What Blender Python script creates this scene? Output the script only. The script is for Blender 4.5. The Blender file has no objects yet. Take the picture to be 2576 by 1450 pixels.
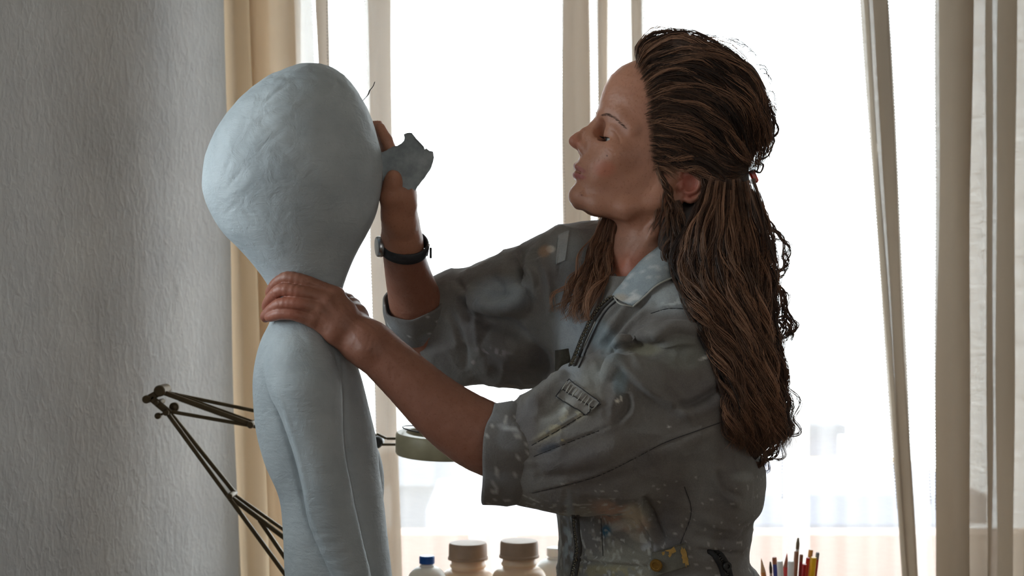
import bpy, math, random
import numpy as np
from mathutils import Vector, Matrix
from mathutils.bvhtree import BVHTree

random.seed(7)
rng = np.random.default_rng(11)
scene = bpy.context.scene
COL = scene.collection
pi = math.pi

# ------------------------------------------------------------------ camera, sky, light, exposure
CAMZ, D0, F, S = 1.40, 2.20, 3872.0, 1760.0
cam_d = bpy.data.cameras.new('camera')
cam = bpy.data.objects.new('camera', cam_d)
COL.objects.link(cam)
cam.location = (0, 0, CAMZ)
cam.rotation_euler = (pi / 2, 0, 0)
cam_d.sensor_width = 36.0
cam_d.lens = F / 2576.0 * 36.0
cam_d.clip_start = 0.05
cam_d.dof.use_dof = True
cam_d.dof.focus_distance = 2.13
cam_d.dof.aperture_fstop = 8.0
scene.camera = cam

world = bpy.data.worlds.new('world')
scene.world = world
world.use_nodes = True
wb = world.node_tree.nodes['Background']
wb.inputs[0].default_value = (0.87, 0.945, 1.0, 1)
wb.inputs[1].default_value = 6.4


def area(name, loc, target, sx, sy, power, color):
    ld = bpy.data.lights.new(name, 'AREA')
    ld.shape = 'RECTANGLE'
    ld.size, ld.size_y = sx, sy
    ld.energy = power
    ld.color = color
    o = bpy.data.objects.new(name, ld)
    COL.objects.link(o)
    o.location = loc
    o.rotation_euler = (Vector(target) - Vector(loc)).to_track_quat('-Z', 'Y').to_euler()
    return o


# added soft fill lamp behind the camera, brightens woman and figure from the front
area('rear_fill_light', (0.9, -2.2, 1.7), (0.2, 2.3, 1.2), 2.2, 1.6, 13.0, (1.0, 0.93, 0.86))
# sampling portals in the two window openings (they give no light of their own, the sky does)
for p_ in (area('window_portal', (0.69, 3.99, 1.53), (0.69, 0.0, 1.53), 2.6, 2.0, 1.0, (1, 1, 1)), area('side_window_portal', (-1.36, 1.86, 1.925), (0.0, 1.44, 1.925), 1.0, 1.2, 1.0, (1, 1, 1))):
    p_.data.cycles.is_portal = True

vs = scene.view_settings
vs.view_transform = 'Standard'
vs.look = 'None'
vs.gamma = 1.0
vs.exposure = 0.3
vs.use_curve_mapping = False


# ------------------------------------------------------------------ coordinates
def W(px, py, d=0.0):
    """photo pixel + distance behind the subject plane (in 1/1760 m) -> world point"""
    Y = D0 + d / S
    k = Y / F
    return np.array([(px - 1288.0) * k, Y, CAMZ - (py - 725.0) * k])


def R(px, d=0.0):
    return px * (D0 + d / S) / F


def to_px(P):
    P = np.asarray(P)
    Y = P[..., 1]
    return P[..., 0] / Y * F + 1288.0, 725.0 - (P[..., 2] - CAMZ) / Y * F


# ------------------------------------------------------------------ objects
def link_mesh(name, V, Fc, mat=None, parent=None, smooth=True):
    me = bpy.data.meshes.new(name)
    V = np.asarray(V, dtype=np.float32)
    if isinstance(Fc, np.ndarray):
        n, m = Fc.shape
        me.vertices.add(len(V))
        me.vertices.foreach_set('co', V.ravel())
        me.loops.add(n * m)
        me.loops.foreach_set('vertex_index', Fc.astype(np.int32).ravel())
        me.polygons.add(n)
        me.polygons.foreach_set('loop_start', np.arange(0, n * m, m, dtype=np.int32))
        me.update(calc_edges=True)
    else:
        me.from_pydata([tuple(map(float, v)) for v in V], [], [tuple(int(i) for i in f) for f in Fc])
        me.update()
    me.validate()
    if smooth:
        me.polygons.foreach_set('use_smooth', [True] * len(me.polygons))
    if mat:
        me.materials.append(mat)
    o = bpy.data.objects.new(name, me)
    COL.objects.link(o)
    if parent:
        o.parent = parent
        o.matrix_parent_inverse = Matrix.Identity(4)
        pl = parent
        off = Vector((0, 0, 0))
        while pl:
            off += pl.location
            pl = pl.parent
        if off.length > 0:
            me.transform(Matrix.Translation(-off))
    return o


def empty(name, loc, label, cat, group=None):
    o = bpy.data.objects.new(name, None)
    COL.objects.link(o)
    o.location = loc
    o.empty_display_size = 0.1
    tag(o, label, cat, group)
    return o


def tag(o, label=None, cat=None, group=None, kind=None):
    if label:
        o['label'] = label
    if cat:
        o['category'] = cat
    if group:
        o['group'] = group
    if kind:
        o['kind'] = kind
    return o


class MB:
    def __init__(s):
        s.V = []
        s.F = []

    def add(s, V, Fc):
        o = len(s.V)
        s.V += [tuple(map(float, v)) for v in V]
        s.F += [tuple(int(i) + o for i in f) for f in Fc]
        return s

    def box(s, c, size, rot=None, bev=0.0):
        hx, hy, hz = [x / 2 for x in size]
        if bev <= 0:
            pts = [(x, y, z) for x in (-hx, hx) for y in (-hy, hy) for z in (-hz, hz)]
            f = [(0, 1, 3, 2), (4, 6, 7, 5), (0, 4, 5, 1), (2, 3, 7, 6), (0, 2, 6, 4), (1, 5, 7, 3)]
        else:
            # bevelled box: octagonal prism along local z with shrunken ends
            b = bev
            ring = [(-hx + b, -hy), (hx - b, -hy), (hx, -hy + b), (hx, hy - b), (hx - b, hy), (-hx + b, hy), (-hx, hy - b), (-hx, -hy + b)]
            pts = []
            for z, k in ((-hz, b), (-hz + b, 0), (hz - b, 0), (hz, b)):
                pts += [(x * (1 - k / hx), y * (1 - k / hy), z) for x, y in ring]
            f = [tuple(reversed(range(8))), tuple(range(24, 32))]
            for r in range(3):
                for i in range(8):
                    j = (i + 1) % 8
                    f.append((r * 8 + i, r * 8 + j, r * 8 + 8 + j, r * 8 + 8 + i))
        M = rot or Matrix.Identity(3)
        return s.add([Vector(c) + M @ Vector(p) for p in pts], f)

    def tube(s, pts, r, n=10, cap=True):
        pts = [Vector(p) for p in pts]
        m = len(pts)
        rr = [r] * m if not hasattr(r, '__len__') else r
        V, Fc = [], []
        t0 = (pts[1] - pts[0]).normalized()
        u = t0.orthogonal().normalized()
        for i, p in enumerate(pts):
            t = (pts[min(i + 1, m - 1)] - pts[max(i - 1, 0)]).normalized()
            u = (u - t * u.dot(t)).normalized()
            v = t.cross(u)
            for j in range(n):
                a = 2 * pi * j / n
                V.append(p + (u * math.cos(a) + v * math.sin(a)) * rr[i])
        for i in range(m - 1):
            for j in range(n):
                k = (j + 1) % n
                Fc.append((i * n + j, i * n + k, i * n + n + k, i * n + n + j))
        if cap:
            Fc.append(tuple(reversed(range(n))))
            Fc.append(tuple(range((m - 1) * n, m * n)))
        return s.add(V, Fc)

    def lathe(s, c, prof, n=32, axis=None):
        """prof: (radius, height) list, around +Z at c, or around axis"""
        q = Vector((0, 0, 1)).rotation_difference(Vector(axis)).to_matrix() if axis is not None else Matrix.Identity(3)
        V, Fc = [], []
        for r, h in prof:
            for j in range(n):
                a = 2 * pi * j / n
                V.append(Vector(c) + q @ Vector((r * math.cos(a), r * math.sin(a), h)))
        for i in range(len(prof) - 1):
            for j in range(n):
                k = (j + 1) % n
                Fc.append((i * n + j, i * n + k, i * n + n + k, i * n + n + j))
        Fc.append(tuple(reversed(range(n))))
        Fc.append(tuple(range((len(prof) - 1) * n, len(prof) * n)))
        return s.add(V, Fc)

    def build(s, name, mat=None, parent=None, smooth=True, angle=None):
        o = link_mesh(name, s.V, s.F, mat, parent, smooth)
        if angle:
            try:
                o.data.set_sharp_from_angle(angle=math.radians(angle))
            except Exception:
                pass
        return o


# ------------------------------------------------------------------ noise
_T = rng.random((64, 64, 64)).astype(np.float32) * 2 - 1


def vnoise(P, scale, seed=0):
    Q = P * scale + seed * 7.31
    I = np.floor(Q).astype(np.int64)
    f = (Q - I)
    f = f * f * (3 - 2 * f)
    out = 0
    for dx in (0, 1):
        wx = f[:, 0] if dx else 1 - f[:, 0]
        for dy in (0, 1):
            wy = f[:, 1] if dy else 1 - f[:, 1]
            for dz in (0, 1):
                wz = f[:, 2] if dz else 1 - f[:, 2]
                out = out + wx * wy * wz * _T[(I[:, 0] + dx) & 63, (I[:, 1] + dy) & 63, (I[:, 2] + dz) & 63]
    return out


def sstep(a, b, x):
    t = np.clip((x - a) / (b - a), 0, 1)
    return t * t * (3 - 2 * t)


# ------------------------------------------------------------------ implicit surfaces
class Field:
    def __init__(s):
        s.pr = []

    def raw(s, fn, lo, hi, k, op='u'):
        s.pr.append((fn, np.array(lo) - 0.028 - k, np.array(hi) + 0.028 + k, k, op))

    def cap(s, a, b, ra, rb, k=0.01, op='u', flat=None):
        a, b = np.array(a, float), np.array(b, float)
        ba = b - a
        bb = max(ba @ ba, 1e-12)

        def fn(P):
            Q = P - a
            if flat is not None:
                n, sc = flat
                # squeeze: thickness along n is divided by sc
                t = np.clip(Q @ ba / bb, 0, 1)
                X = Q - t[:, None] * ba
                h = X @ n
                X = X + (sc - 1) * h[:, None] * n
                L = np.sqrt((X * X).sum(1)) + 1e-9
                G = np.sqrt(np.maximum(L * L - (sc * h) ** 2, 0) + (sc * sc * h) ** 2) / L
                return (L - (ra + (rb - ra) * t)) / np.maximum(G, 1)
            t = np.clip(Q @ ba / bb, 0, 1)
            X = Q - t[:, None] * ba
            return np.sqrt((X * X).sum(1)) - (ra + (rb - ra) * t)
        r = max(ra, rb)
        s.raw(fn, np.minimum(a, b) - r, np.maximum(a, b) + r, k, op)
        return s

    def tube(s, pts, k=0.01, op='u', flat=None):
        """pts: (px, py, d, r) in photo units"""
        if flat is not None:
            n = np.array(flat[0], float)
            flat = (n / np.linalg.norm(n), flat[1])
        Q = [(W(p[0], p[1], p[2]), R(p[3], p[2])) for p in pts]
        if len(Q) == 1:
            Q = Q * 2
        for (a, ra), (b, rb) in zip(Q[:-1], Q[1:]):
            s.cap(a, b, ra, rb, k, op, flat)
        return s

    def ell(s, c, rad, k=0.01, op='u', M=None):
        c = np.array(c, float)
        rad = np.array(rad, float)
        Mt = np.eye(3) if M is None else np.array(M)   # rows: local axes

        def fn(P):
            Q = (P - c) @ Mt.T
            k0 = np.sqrt(((Q / rad) ** 2).sum(1)) + 1e-9
            k1 = np.sqrt(((Q / rad ** 2) ** 2).sum(1)) + 1e-9
            return k0 * (k0 - 1) / k1
        r = rad.max()
        s.raw(fn, c - r, c + r, k, op)
        return s

    def E(s, px, py, d, rx, ry, rd, k=0.01, op='u', ang=0.0, yaw=0.0):
        """ellipsoid in photo units; ang turns it in the picture plane (counter-clockwise), yaw about the vertical"""
        ca, sa = math.cos(math.radians(ang)), math.sin(math.radians(ang))
        cy, sy = math.cos(math.radians(yaw)), math.sin(math.radians(yaw))
        A = np.array([[ca * cy, ca * sy, sa], [-sy, cy, 0], [-sa * cy, -sa * sy, ca]])
        return s.ell(W(px, py, d), (R(rx, d), R(rd, d), R(ry, d)), k, op, A)

    def __call__(s, P):
        lo, hi = P.min(0), P.max(0)
        D = np.full(len(P), 0.2)
        for fn, a, b, k, op in s.pr:
            if (a > hi).any() or (b < lo).any():
                continue
            m = np.nonzero(((P > a) & (P < b)).all(1))[0]
            if not len(m):
                continue
            v = fn(P[m])
            d = D[m]
            if op == 'u':
                h = np.maximum(k - np.abs(d - v), 0) / k
                D[m] = np.minimum(d, v) - h * h * k * 0.25
            elif op == 's':
                h = np.maximum(k - np.abs(d + v), 0) / k
                D[m] = np.maximum(d, -v) + h * h * k * 0.25
            else:
                h = np.maximum(k - np.abs(d - v), 0) / k
                D[m] = np.maximum(d, v) + h * h * k * 0.25
        return D


def mesh_field(f, lo, hi, h, safe=1.7):
    lo, hi = np.array(lo, float), np.array(hi, float)
    n = 8
    H = h * n
    dim = np.ceil((hi - lo) / H).astype(int)
    G = np.stack(np.meshgrid(*[np.arange(x) for x in dim], indexing='ij'), -1).reshape(-1, 3)
    C = lo + (G + 0.5) * H
    v = np.concatenate([f(c) for c in np.array_split(C, max(1, len(C) // 4000))])
    act = G[np.abs(v) < H * 0.87 * safe]
    N = dim * n + 2
    off = np.stack(np.meshgrid(*[np.arange(9)] * 3, indexing='ij'), -1).reshape(-1, 3)
    keys, verts, corner = [], [], []
    cid = [(0, 0, 0), (1, 0, 0), (0, 1, 0), (1, 1, 0), (0, 0, 1), (1, 0, 1), (0, 1, 1), (1, 1, 1)]
    ed = [(0, 1), (2, 3), (4, 5), (6, 7), (0, 2), (1, 3), (4, 6), (5, 7), (0, 4), (1, 5), (2, 6), (3, 7)]
    for ch in np.array_split(act, max(1, len(act) // 60)):
        idx = (ch[:, None, :] * n + off[None]).reshape(-1, 3)
        val = f(lo + idx * h).reshape(-1, 9, 9, 9)
        cs = np.stack([val[:, a:a + 8, b:b + 8, c:c + 8] for a, b, c in cid], -1)
        ins = cs < 0
        sm = ins.sum(-1)
        b, x, y, z = np.nonzero((sm > 0) & (sm < 8))
        if not len(b):
            continue
        cv = cs[b, x, y, z]
        base = ch[b] * n + np.stack([x, y, z], -1)
        acc = np.zeros((len(b), 3))
        cnt = np.zeros(len(b))
        for i, j in ed:
            m = (cv[:, i] < 0) != (cv[:, j] < 0)
            t = np.where(m, cv[:, i] / (cv[:, i] - cv[:, j] + 1e-20), 0)
            p = np.array(cid[i]) + t[:, None] * (np.array(cid[j]) - np.array(cid[i]))
            acc += p * m[:, None]
            cnt += m
        verts.append(base + acc / cnt[:, None])
        keys.append((base[:, 0] * N[1] + base[:, 1]) * N[2] + base[:, 2])
        corner.append(cv)
    keys = np.concatenate(keys)
    verts = np.concatenate(verts)
    corner = np.concatenate(corner)
    o = np.argsort(keys)
    keys, verts, corner = keys[o], verts[o], corner[o]
    ex, ey, ez = N[1] * N[2], N[2], 1
    faces = []
    for c1, (e1, e2) in ((1, (ey, ez)), (2, (ez, ex)), (4, (ex, ey))):
        m = np.nonzero((corner[:, 0] < 0) != (corner[:, c1] < 0))[0]
        q = np.stack([keys[m], keys[m] - e1, keys[m] - e1 - e2, keys[m] - e2], -1)
        p = np.searchsorted(keys, q)
        p = np.minimum(p, len(keys) - 1)
        ok = (keys[p] == q).all(1)
        p, mm = p[ok], m[ok]
        fl = corner[mm, 0] >= 0
        p[fl] = p[fl][:, ::-1]
        faces.append(p)
    V = lo + verts * h
    Fq = np.concatenate(faces)
    g, fv = grad(f, V)
    st = np.clip(fv / np.maximum((g * g).sum(1), 0.2), -h, h)
    V = V - st[:, None] * g
    nn = g / (np.linalg.norm(g, axis=1)[:, None] + 1e-9)
    return V, Fq, nn


def grad(f, V, e=0.0008):
    g = np.zeros_like(V)
    out0 = np.zeros(len(V))
    o = np.argsort(V[:, 0])
    for ch in np.array_split(o, max(1, len(V) // 20000)):
        P = V[ch]
        f0 = f(P)
        out0[ch] = f0
        for a in range(3):
            Q = P.copy()
            Q[:, a] += e
            g[ch, a] = (f(Q) - f0) / e
    return g, out0


def polydist(x, y, pts):
    """distance (px) of points to a polyline in the picture plane, and position 0..1 along it"""
    best = np.full(len(x), 1e9)
    tt = np.zeros(len(x))
    n = len(pts) - 1
    for i in range(n):
        ax, ay = pts[i]
        bx, by = pts[i + 1]
        dx, dy = bx - ax, by - ay
        t = np.clip(((x - ax) * dx + (y - ay) * dy) / (dx * dx + dy * dy + 1e-9), 0, 1)
        d = np.hypot(x - ax - t * dx, y - ay - t * dy)
        m = d < best
        best[m] = d[m]
        tt[m] = (i + t[m]) / n
    return best, tt


def smooth_line(pts, m=8):
    """Catmull-Rom resample of n-dimensional points"""
    P = np.array(pts, float)
    P = np.vstack([2 * P[0] - P[1], P, 2 * P[-1] - P[-2]])
    out = []
    for i in range(1, len(P) - 2):
        for t in np.linspace(0, 1, m, endpoint=False):
            a, b, c, d = P[i - 1:i + 3]
            out.append(0.5 * (2 * b + (c - a) * t + (2 * a - 5 * b + 4 * c - d) * t * t + (3 * b - a - 3 * c + d) * t ** 3))
    out.append(P[-2])
    return np.array(out)


def folds(V, nn, lines, m=6, ymax=0.35):
    """raise or sink cloth along fold lines seen from the front: (points, width, height) in photo units"""
    x, y = to_px(V)
    front = sstep(ymax, ymax - 0.4, nn[:, 1])
    disp = np.zeros(len(V))
    for pts, w, hgt in lines:
        P = smooth_line(pts, m)
        x0, y0 = P.min(0) - 3 * w
        x1, y1 = P.max(0) + 3 * w
        k = np.nonzero((x > x0) & (x < x1) & (y > y0) & (y < y1))[0]
        if not len(k):
            continue
        d, t = polydist(x[k], y[k], [tuple(p) for p in P])
        env = np.sin(np.clip(t, 0.0, 1.0) * pi) ** 0.5
        disp[k] += hgt * np.exp(-(d / w) ** 2) * env
    return disp * front


# ------------------------------------------------------------------ materials
def sc(c):
    """sRGB 0-255 -> linear"""
    return tuple((x / 255 / 12.92 if x / 255 < 0.04045 else ((x / 255 + 0.055) / 1.055) ** 2.4) for x in c) + (1,)


class Mat:
    def __init__(s, name):
        s.m = bpy.data.materials.new(name)
        s.m.use_nodes = True
        s.nt = s.m.node_tree
        s.b = s.nt.nodes['Principled BSDF']
        s.out = s.nt.nodes['Material Output']

    def n(s, t, **kw):
        nd = s.nt.nodes.new(t)
        for k, v in kw.items():
            if hasattr(nd, k):
                setattr(nd, k, v)
            else:
                nd.inputs[k.replace('_', ' ')].default_value = v
        return nd

    def l(s, a, b):
        s.nt.links.new(a, b)

    def set(s, **kw):
        for k, v in kw.items():
            s.b.inputs[k.replace('_', ' ')].default_value = v
        return s

    def noise(s, scale, detail=4, rough=0.55, vec=None, dist=0.0):
        nd = s.n('ShaderNodeTexNoise')
        nd.inputs['Scale'].default_value = scale
        nd.inputs['Detail'].default_value = detail
        nd.inputs['Roughness'].default_value = rough
        nd.inputs['Distortion'].default_value = dist
        if vec is None:
            vec = s.n('ShaderNodeTexCoord').outputs['Object']
        s.l(vec, nd.inputs['Vector'])
        return nd.outputs['Fac']

    def ramp(s, fac, stops):
        r = s.n('ShaderNodeValToRGB')
        e = r.color_ramp.elements
        while len(e) < len(stops):
            e.new(0.5)
        for i, (p, c) in enumerate(stops):
            e[i].position = p
            e[i].color = c if len(c) == 4 else tuple(c) + (1,)
        s.l(fac, r.inputs[0])
        return r.outputs[0]

    def mix(s, fac, a, b, typ='MIX'):
        m = s.n('ShaderNodeMix', data_type='RGBA', blend_type=typ)
        for sock, v in ((m.inputs[0], fac), (m.inputs[6], a), (m.inputs[7], b)):
            if hasattr(v, 'links'):
                s.l(v, sock)
            else:
                sock.default_value = v
        return m.outputs[2]

    def bump(s, h, strength=0.3, dist=0.002, prev=None):
        b = s.n('ShaderNodeBump')
        b.inputs['Strength'].default_value = strength
        b.inputs['Distance'].default_value = dist
        s.l(h, b.inputs['Height'])
        if prev:
            s.l(prev, b.inputs['Normal'])
        return b.outputs[0]

    def scaled(s, sx, sy, sz, rot=(0, 0, 0)):
        mp = s.n('ShaderNodeMapping')
        mp.inputs['Scale'].default_value = (sx, sy, sz)
        mp.inputs['Rotation'].default_value = rot
        s.l(s.n('ShaderNodeTexCoord').outputs['Object'], mp.inputs[0])
        return mp.outputs[0]


def simple(name, col, rough=0.6, metal=0.0, var=0.12, scale=30.0, bump=0.0, **kw):
    M = Mat(name)
    c = sc(col)
    f = M.noise(scale, 4)
    d = tuple(x * (1 - var) for x in c[:3]) + (1,)
    e = tuple(min(1, x * (1 + var)) for x in c[:3]) + (1,)
    M.l(M.ramp(f, [(0.3, d), (0.7, e)]), M.b.inputs['Base Color'])
    M.set(Roughness=rough, Metallic=metal, **kw)
    if bump:
        M.l(M.bump(M.noise(scale * 8, 3), bump, 0.001), M.b.inputs['Normal'])
    return M.m
# ------------------------------------------------------------------ materials of the setting
def plaster_mat():
    M = Mat('rough_grey_plaster')
    big = M.noise(1.4, 5, 0.6)
    col = M.ramp(big, [(0.3, sc((150, 150, 151))), (0.7, sc((180, 180, 179)))])
    M.l(col, M.b.inputs['Base Color'])
    v = M.scaled(1.0, 1.0, 0.62, (0.0, 0.35, 0.0))
    n1 = M.noise(62, 3, 0.5, v, 0.6)
    n1 = M.ramp(n1, [(0.42, (0, 0, 0)), (0.68, (1, 1, 1))])
    n2 = M.noise(190, 3, 0.6, v)
    n3 = M.noise(7, 3, 0.5, v)
    b = M.bump(n3, 0.5, 0.012)
    b = M.bump(n1, 0.36, 0.0034, b)
    b = M.bump(n2, 0.45, 0.0012, b)
    M.l(b, M.b.inputs['Normal'])
    M.set(Roughness=0.9)
    return M.m


def cloth_mat(name, tint, transp, transl, trans_tint=None):
    """thin woven curtain: part of the light passes the holes, part is scattered through, the rest reflected"""
    M = Mat(name)
    nt = M.nt
    nt.nodes.remove(M.b)
    v = M.scaled(1.0, 1.0, 1.0)
    wx = M.n('ShaderNodeTexWave', wave_type='BANDS', bands_direction='X')
    wz = M.n('ShaderNodeTexWave', wave_type='BANDS', bands_direction='Z')
    for w, s_ in ((wx, 260), (wz, 300)):
        w.inputs['Scale'].default_value = s_
        w.inputs['Distortion'].default_value = 2.0
        w.inputs['Detail'].default_value = 2.0
        M.l(v, w.inputs['Vector'])
    slub = M.noise(55, 4, 0.65, M.scaled(0.35, 1, 3.0))
    wv = M.mix(0.5, wx.outputs['Color'], wz.outputs['Color'])
    wv = M.mix(0.55, wv, slub)
    c = M.ramp(wv, [(0.2, tuple(x * 0.86 for x in sc(tint)[:3])), (0.8, sc(tint))])
    dif = M.n('ShaderNodeBsdfDiffuse')
    tr = M.n('ShaderNodeBsdfTranslucent')
    M.l(c, dif.inputs[0])
    if trans_tint:
        M.l(M.ramp(wv, [(0.2, tuple(x * 0.86 for x in sc(trans_tint)[:3])), (0.8, sc(trans_tint))]), tr.inputs[0])
    else:
        M.l(c, tr.inputs[0])
    tp = M.n('ShaderNodeBsdfTransparent')
    tp.inputs[0].default_value = (1, 1, 1, 1)
    m1 = M.n('ShaderNodeMixShader')
    m1.inputs[0].default_value = transl
    M.l(dif.outputs[0], m1.inputs[1])
    M.l(tr.outputs[0], m1.inputs[2])
    m2 = M.n('ShaderNodeMixShader')
    f = M.ramp(wv, [(0.2, (transp - 0.06,) * 3), (0.8, (transp + 0.06,) * 3)])
    M.l(f, m2.inputs[0])
    M.l(m1.outputs[0], m2.inputs[1])
    M.l(tp.outputs[0], m2.inputs[2])
    M.l(m2.outputs[0], M.out.inputs[0])
    return M.m


m_plaster = plaster_mat()
m_white = simple('white_paint', (205, 200, 192), 0.75)
m_floor = simple('worn_floorboards', (120, 95, 70), 0.6, scale=6, var=0.25)
m_ceil = simple('ceiling_paint', (215, 212, 205), 0.85)
m_frame = simple('window_frame_paint', (225, 222, 215), 0.45)
m_sheer = cloth_mat('white_sheer_weave', (238, 234, 230), 0.60, 0.62)
m_linen = cloth_mat('beige_sheer_weave', (222, 211, 198), 0.15, 0.32, (230, 216, 200))
m_dense = cloth_mat('dense_linen_weave', (188, 176, 160), 0.06, 0.12, (222, 204, 182))
m_cream = cloth_mat('cream_curtain_weave', (222, 208, 186), 0.10, 0.52, (236, 210, 176))


def glass_mat():
    M = Mat('window_glass')
    M.nt.nodes.remove(M.b)
    g = M.n('ShaderNodeBsdfGlossy')
    g.inputs['Roughness'].default_value = 0.02
    t = M.n('ShaderNodeBsdfTransparent')
    t.inputs[0].default_value = (0.97, 0.985, 0.98, 1)
    mx = M.n('ShaderNodeMixShader')
    lw = M.n('ShaderNodeLayerWeight')
    lw.inputs[0].default_value = 0.12
    M.l(lw.outputs['Fresnel'], mx.inputs[0])
    M.l(t.outputs[0], mx.inputs[1])
    M.l(g.outputs[0], mx.inputs[2])
    M.l(mx.outputs[0], M.out.inputs[0])
    return M.m


m_glass = glass_mat()

# ------------------------------------------------------------------ room
YW = 3.80            # inner face of the window wall
XC = -0.675          # corner of left wall and window wall
LX, LY = -2.62, -2.6  # rear end of the left wall
RX = 2.6
HC = 2.75


def slab(name, c, size, mat, kind='structure', rot=None):
    o = MB().box(c, size, rot).build(name, mat, None, smooth=False)
    tag(o, kind=kind)
    return o


slab('floor', (0, 0.8, -0.05), (6.6, 7.4, 0.1), m_floor)
slab('ceiling', (0, 0.8, HC + 0.05), (6.6, 7.4, 0.1), m_ceil)
slab('wall_right', (RX + 0.06, 0.6, HC / 2), (0.12, 6.6, HC), m_white)
slab('wall_rear', (0, -2.66, HC / 2), (5.4, 0.12, HC), m_white)
# left wall: runs obliquely away from the corner; opening for the second window out of view
a, b = Vector((XC, YW, 0)), Vector((LX, LY, 0))
dirw = (b - a).normalized()
nrm = Vector((dirw.y, -dirw.x, 0))
if nrm.x > 0:
    nrm = -nrm
L = (b - a).length
rotw = Matrix(((dirw.x, nrm.x, 0), (dirw.y, nrm.y, 0), (0, 0, 1)))
mb = MB()
for s0, s1, z0, z1 in ((-0.02, L, 0, 1.30), (-0.02, L, 2.55, HC), (-0.02, 1.5, 1.30, 2.55), (2.6, L, 1.30, 2.55)):
    c = a + dirw * ((s0 + s1) / 2) + nrm * 0.06 + Vector((0, 0, (z0 + z1) / 2))
    mb.box(c, (s1 - s0, 0.12, z1 - z0), rotw)
wl = mb.build('wall_left', m_plaster, None, smooth=False)
tag(wl, kind='structure')
# second window (in the left wall, beside the camera)
mb = MB()
for s0, s1, z0, z1 in ((1.5, 2.6, 1.30, 1.35), (1.5, 2.6, 2.5, 2.55), (1.5, 1.55, 1.35, 2.5), (2.55, 2.6, 1.35, 2.5)):
    c = a + dirw * ((s0 + s1) / 2) + nrm * 0.06 + Vector((0, 0, (z0 + z1) / 2))
    mb.box(c, (s1 - s0, 0.07, z1 - z0), rotw)
w2 = mb.build('window_2', m_frame, None, smooth=False)
tag(w2, kind='structure')
mb = MB().box(a + dirw * 2.05 + nrm * 0.07 + Vector((0, 0, 1.925)), (1.0, 0.006, 1.15), rotw)
mb.build('pane', m_glass, w2, smooth=False)

# window wall: piers, lintel, low parapet; the opening fills the view
WX0, WX1, WZ0, WZ1 = -0.60, 1.98, 0.54, 2.52
mb = MB()
mb.box(((-1.2 + WX0) / 2, YW + 0.1, HC / 2), (WX0 + 1.2, 0.2, HC))
mb.box(((WX1 + RX + 0.1) / 2, YW + 0.1, HC / 2), (RX + 0.1 - WX1, 0.2, HC))
mb.box(((WX0 + WX1) / 2, YW + 0.1, WZ0 / 2), (WX1 - WX0, 0.2, WZ0))
mb.box(((WX0 + WX1) / 2, YW + 0.1, (WZ1 + HC) / 2), (WX1 - WX0, 0.2, HC - WZ1))
tag(mb.build('wall_back', m_white, None, smooth=False), kind='structure')
mb = MB()
fw = 0.06
yf = YW + 0.1
mb.box(((WX0 + WX1) / 2, yf, WZ0 + fw / 2), (WX1 - WX0, 0.07, fw))
mb.box(((WX0 + WX1) / 2, yf, WZ1 - fw / 2), (WX1 - WX0, 0.07, fw))
mb.box((WX0 + fw / 2, yf, (WZ0 + WZ1) / 2), (fw, 0.07, WZ1 - WZ0))
mb.box((WX1 - fw / 2, yf, (WZ0 + WZ1) / 2), (fw, 0.07, WZ1 - WZ0))
w1 = mb.build('window_1', m_frame, None, smooth=False)
tag(w1, kind='structure')
MB().box(((WX0 + WX1) / 2, yf, (WZ0 + WZ1) / 2), (WX1 - WX0 - 2 * fw, 0.006, WZ1 - WZ0 - 2 * fw)).build('pane', m_glass, w1, smooth=False)
MB().box(((WX0 + WX1) / 2, YW - 0.03, WZ0 - 0.02), (WX1 - WX0, 0.1, 0.035)).build('window_sill', m_frame, w1, smooth=False)


# ------------------------------------------------------------------ curtains
def curtain(name, path, mat, label, z0=0.08, z1=2.62, seed=0, wob=1.0, hem=True):
    """path: (x at the photo's top edge, x at its bottom edge, distance of the cloth from the camera in m).
    The sheet doubles back on itself where the photo shows folds lying over each other."""
    P = smooth_line(path, 4)
    nz = 60
    zt = CAMZ + 725 * 3.55 / F
    zb = CAMZ - 725 * 3.55 / F
    V = []
    r = np.random.default_rng(seed)
    ph = r.random(6) * 6.28
    for i in range(nz + 1):
        z = z1 + (z0 - z1) * i / nz
        t = (zt - z) / (zt - zb)
        for j, (xt, xb, Y) in enumerate(P):
            tt = min(max(t, -0.3), 1.5)
            px = xt + (xb - xt) * tt
            px += wob * (3.0 * math.sin(z * 3.1 + ph[0] + j * 0.15) + 1.6 * math.sin(z * 8.0 + ph[1] + j * 0.4))
            V.append(((px - 1288) * Y / F, Y + 0.004 * wob * math.sin(z * 4 + ph[2] + j * 0.3), z))
    m = len(P)
    I = np.arange(nz * m).reshape(nz, m)[:, :-1].ravel()
    Fc = np.stack([I, I + 1, I + m + 1, I + m], -1)
    o = link_mesh(name, V, Fc, mat)
    tag(o, label, 'curtain')
    if hem:
        # selvedge: row of small stitches standing along the free side edge of the cloth
        V2 = np.array(V).reshape(nz + 1, m, 3)
        for col, sg in ((0, -1), (m - 1, 1)):
            mb = MB()
            e = V2[:, col]
            zz = np.arange(0.9, 2.3, 0.0075)
            xs = np.interp(zz, e[::-1, 2], e[::-1, 0])
            ys = np.interp(zz, e[::-1, 2], e[::-1, 1])
            for x_, y_, z_ in zip(xs, ys, zz):
                mb.box((x_ + sg * 0.0008, y_, z_), (0.0022, 0.0008, 0.0035))
            s_ = mb.build('selvedge', m_selv, o, smooth=False)
            tag(s_, kind='stuff')
    return o


m_selv = simple('selvedge_thread', (150, 140, 132), 0.9)

YC = 3.55
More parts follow.
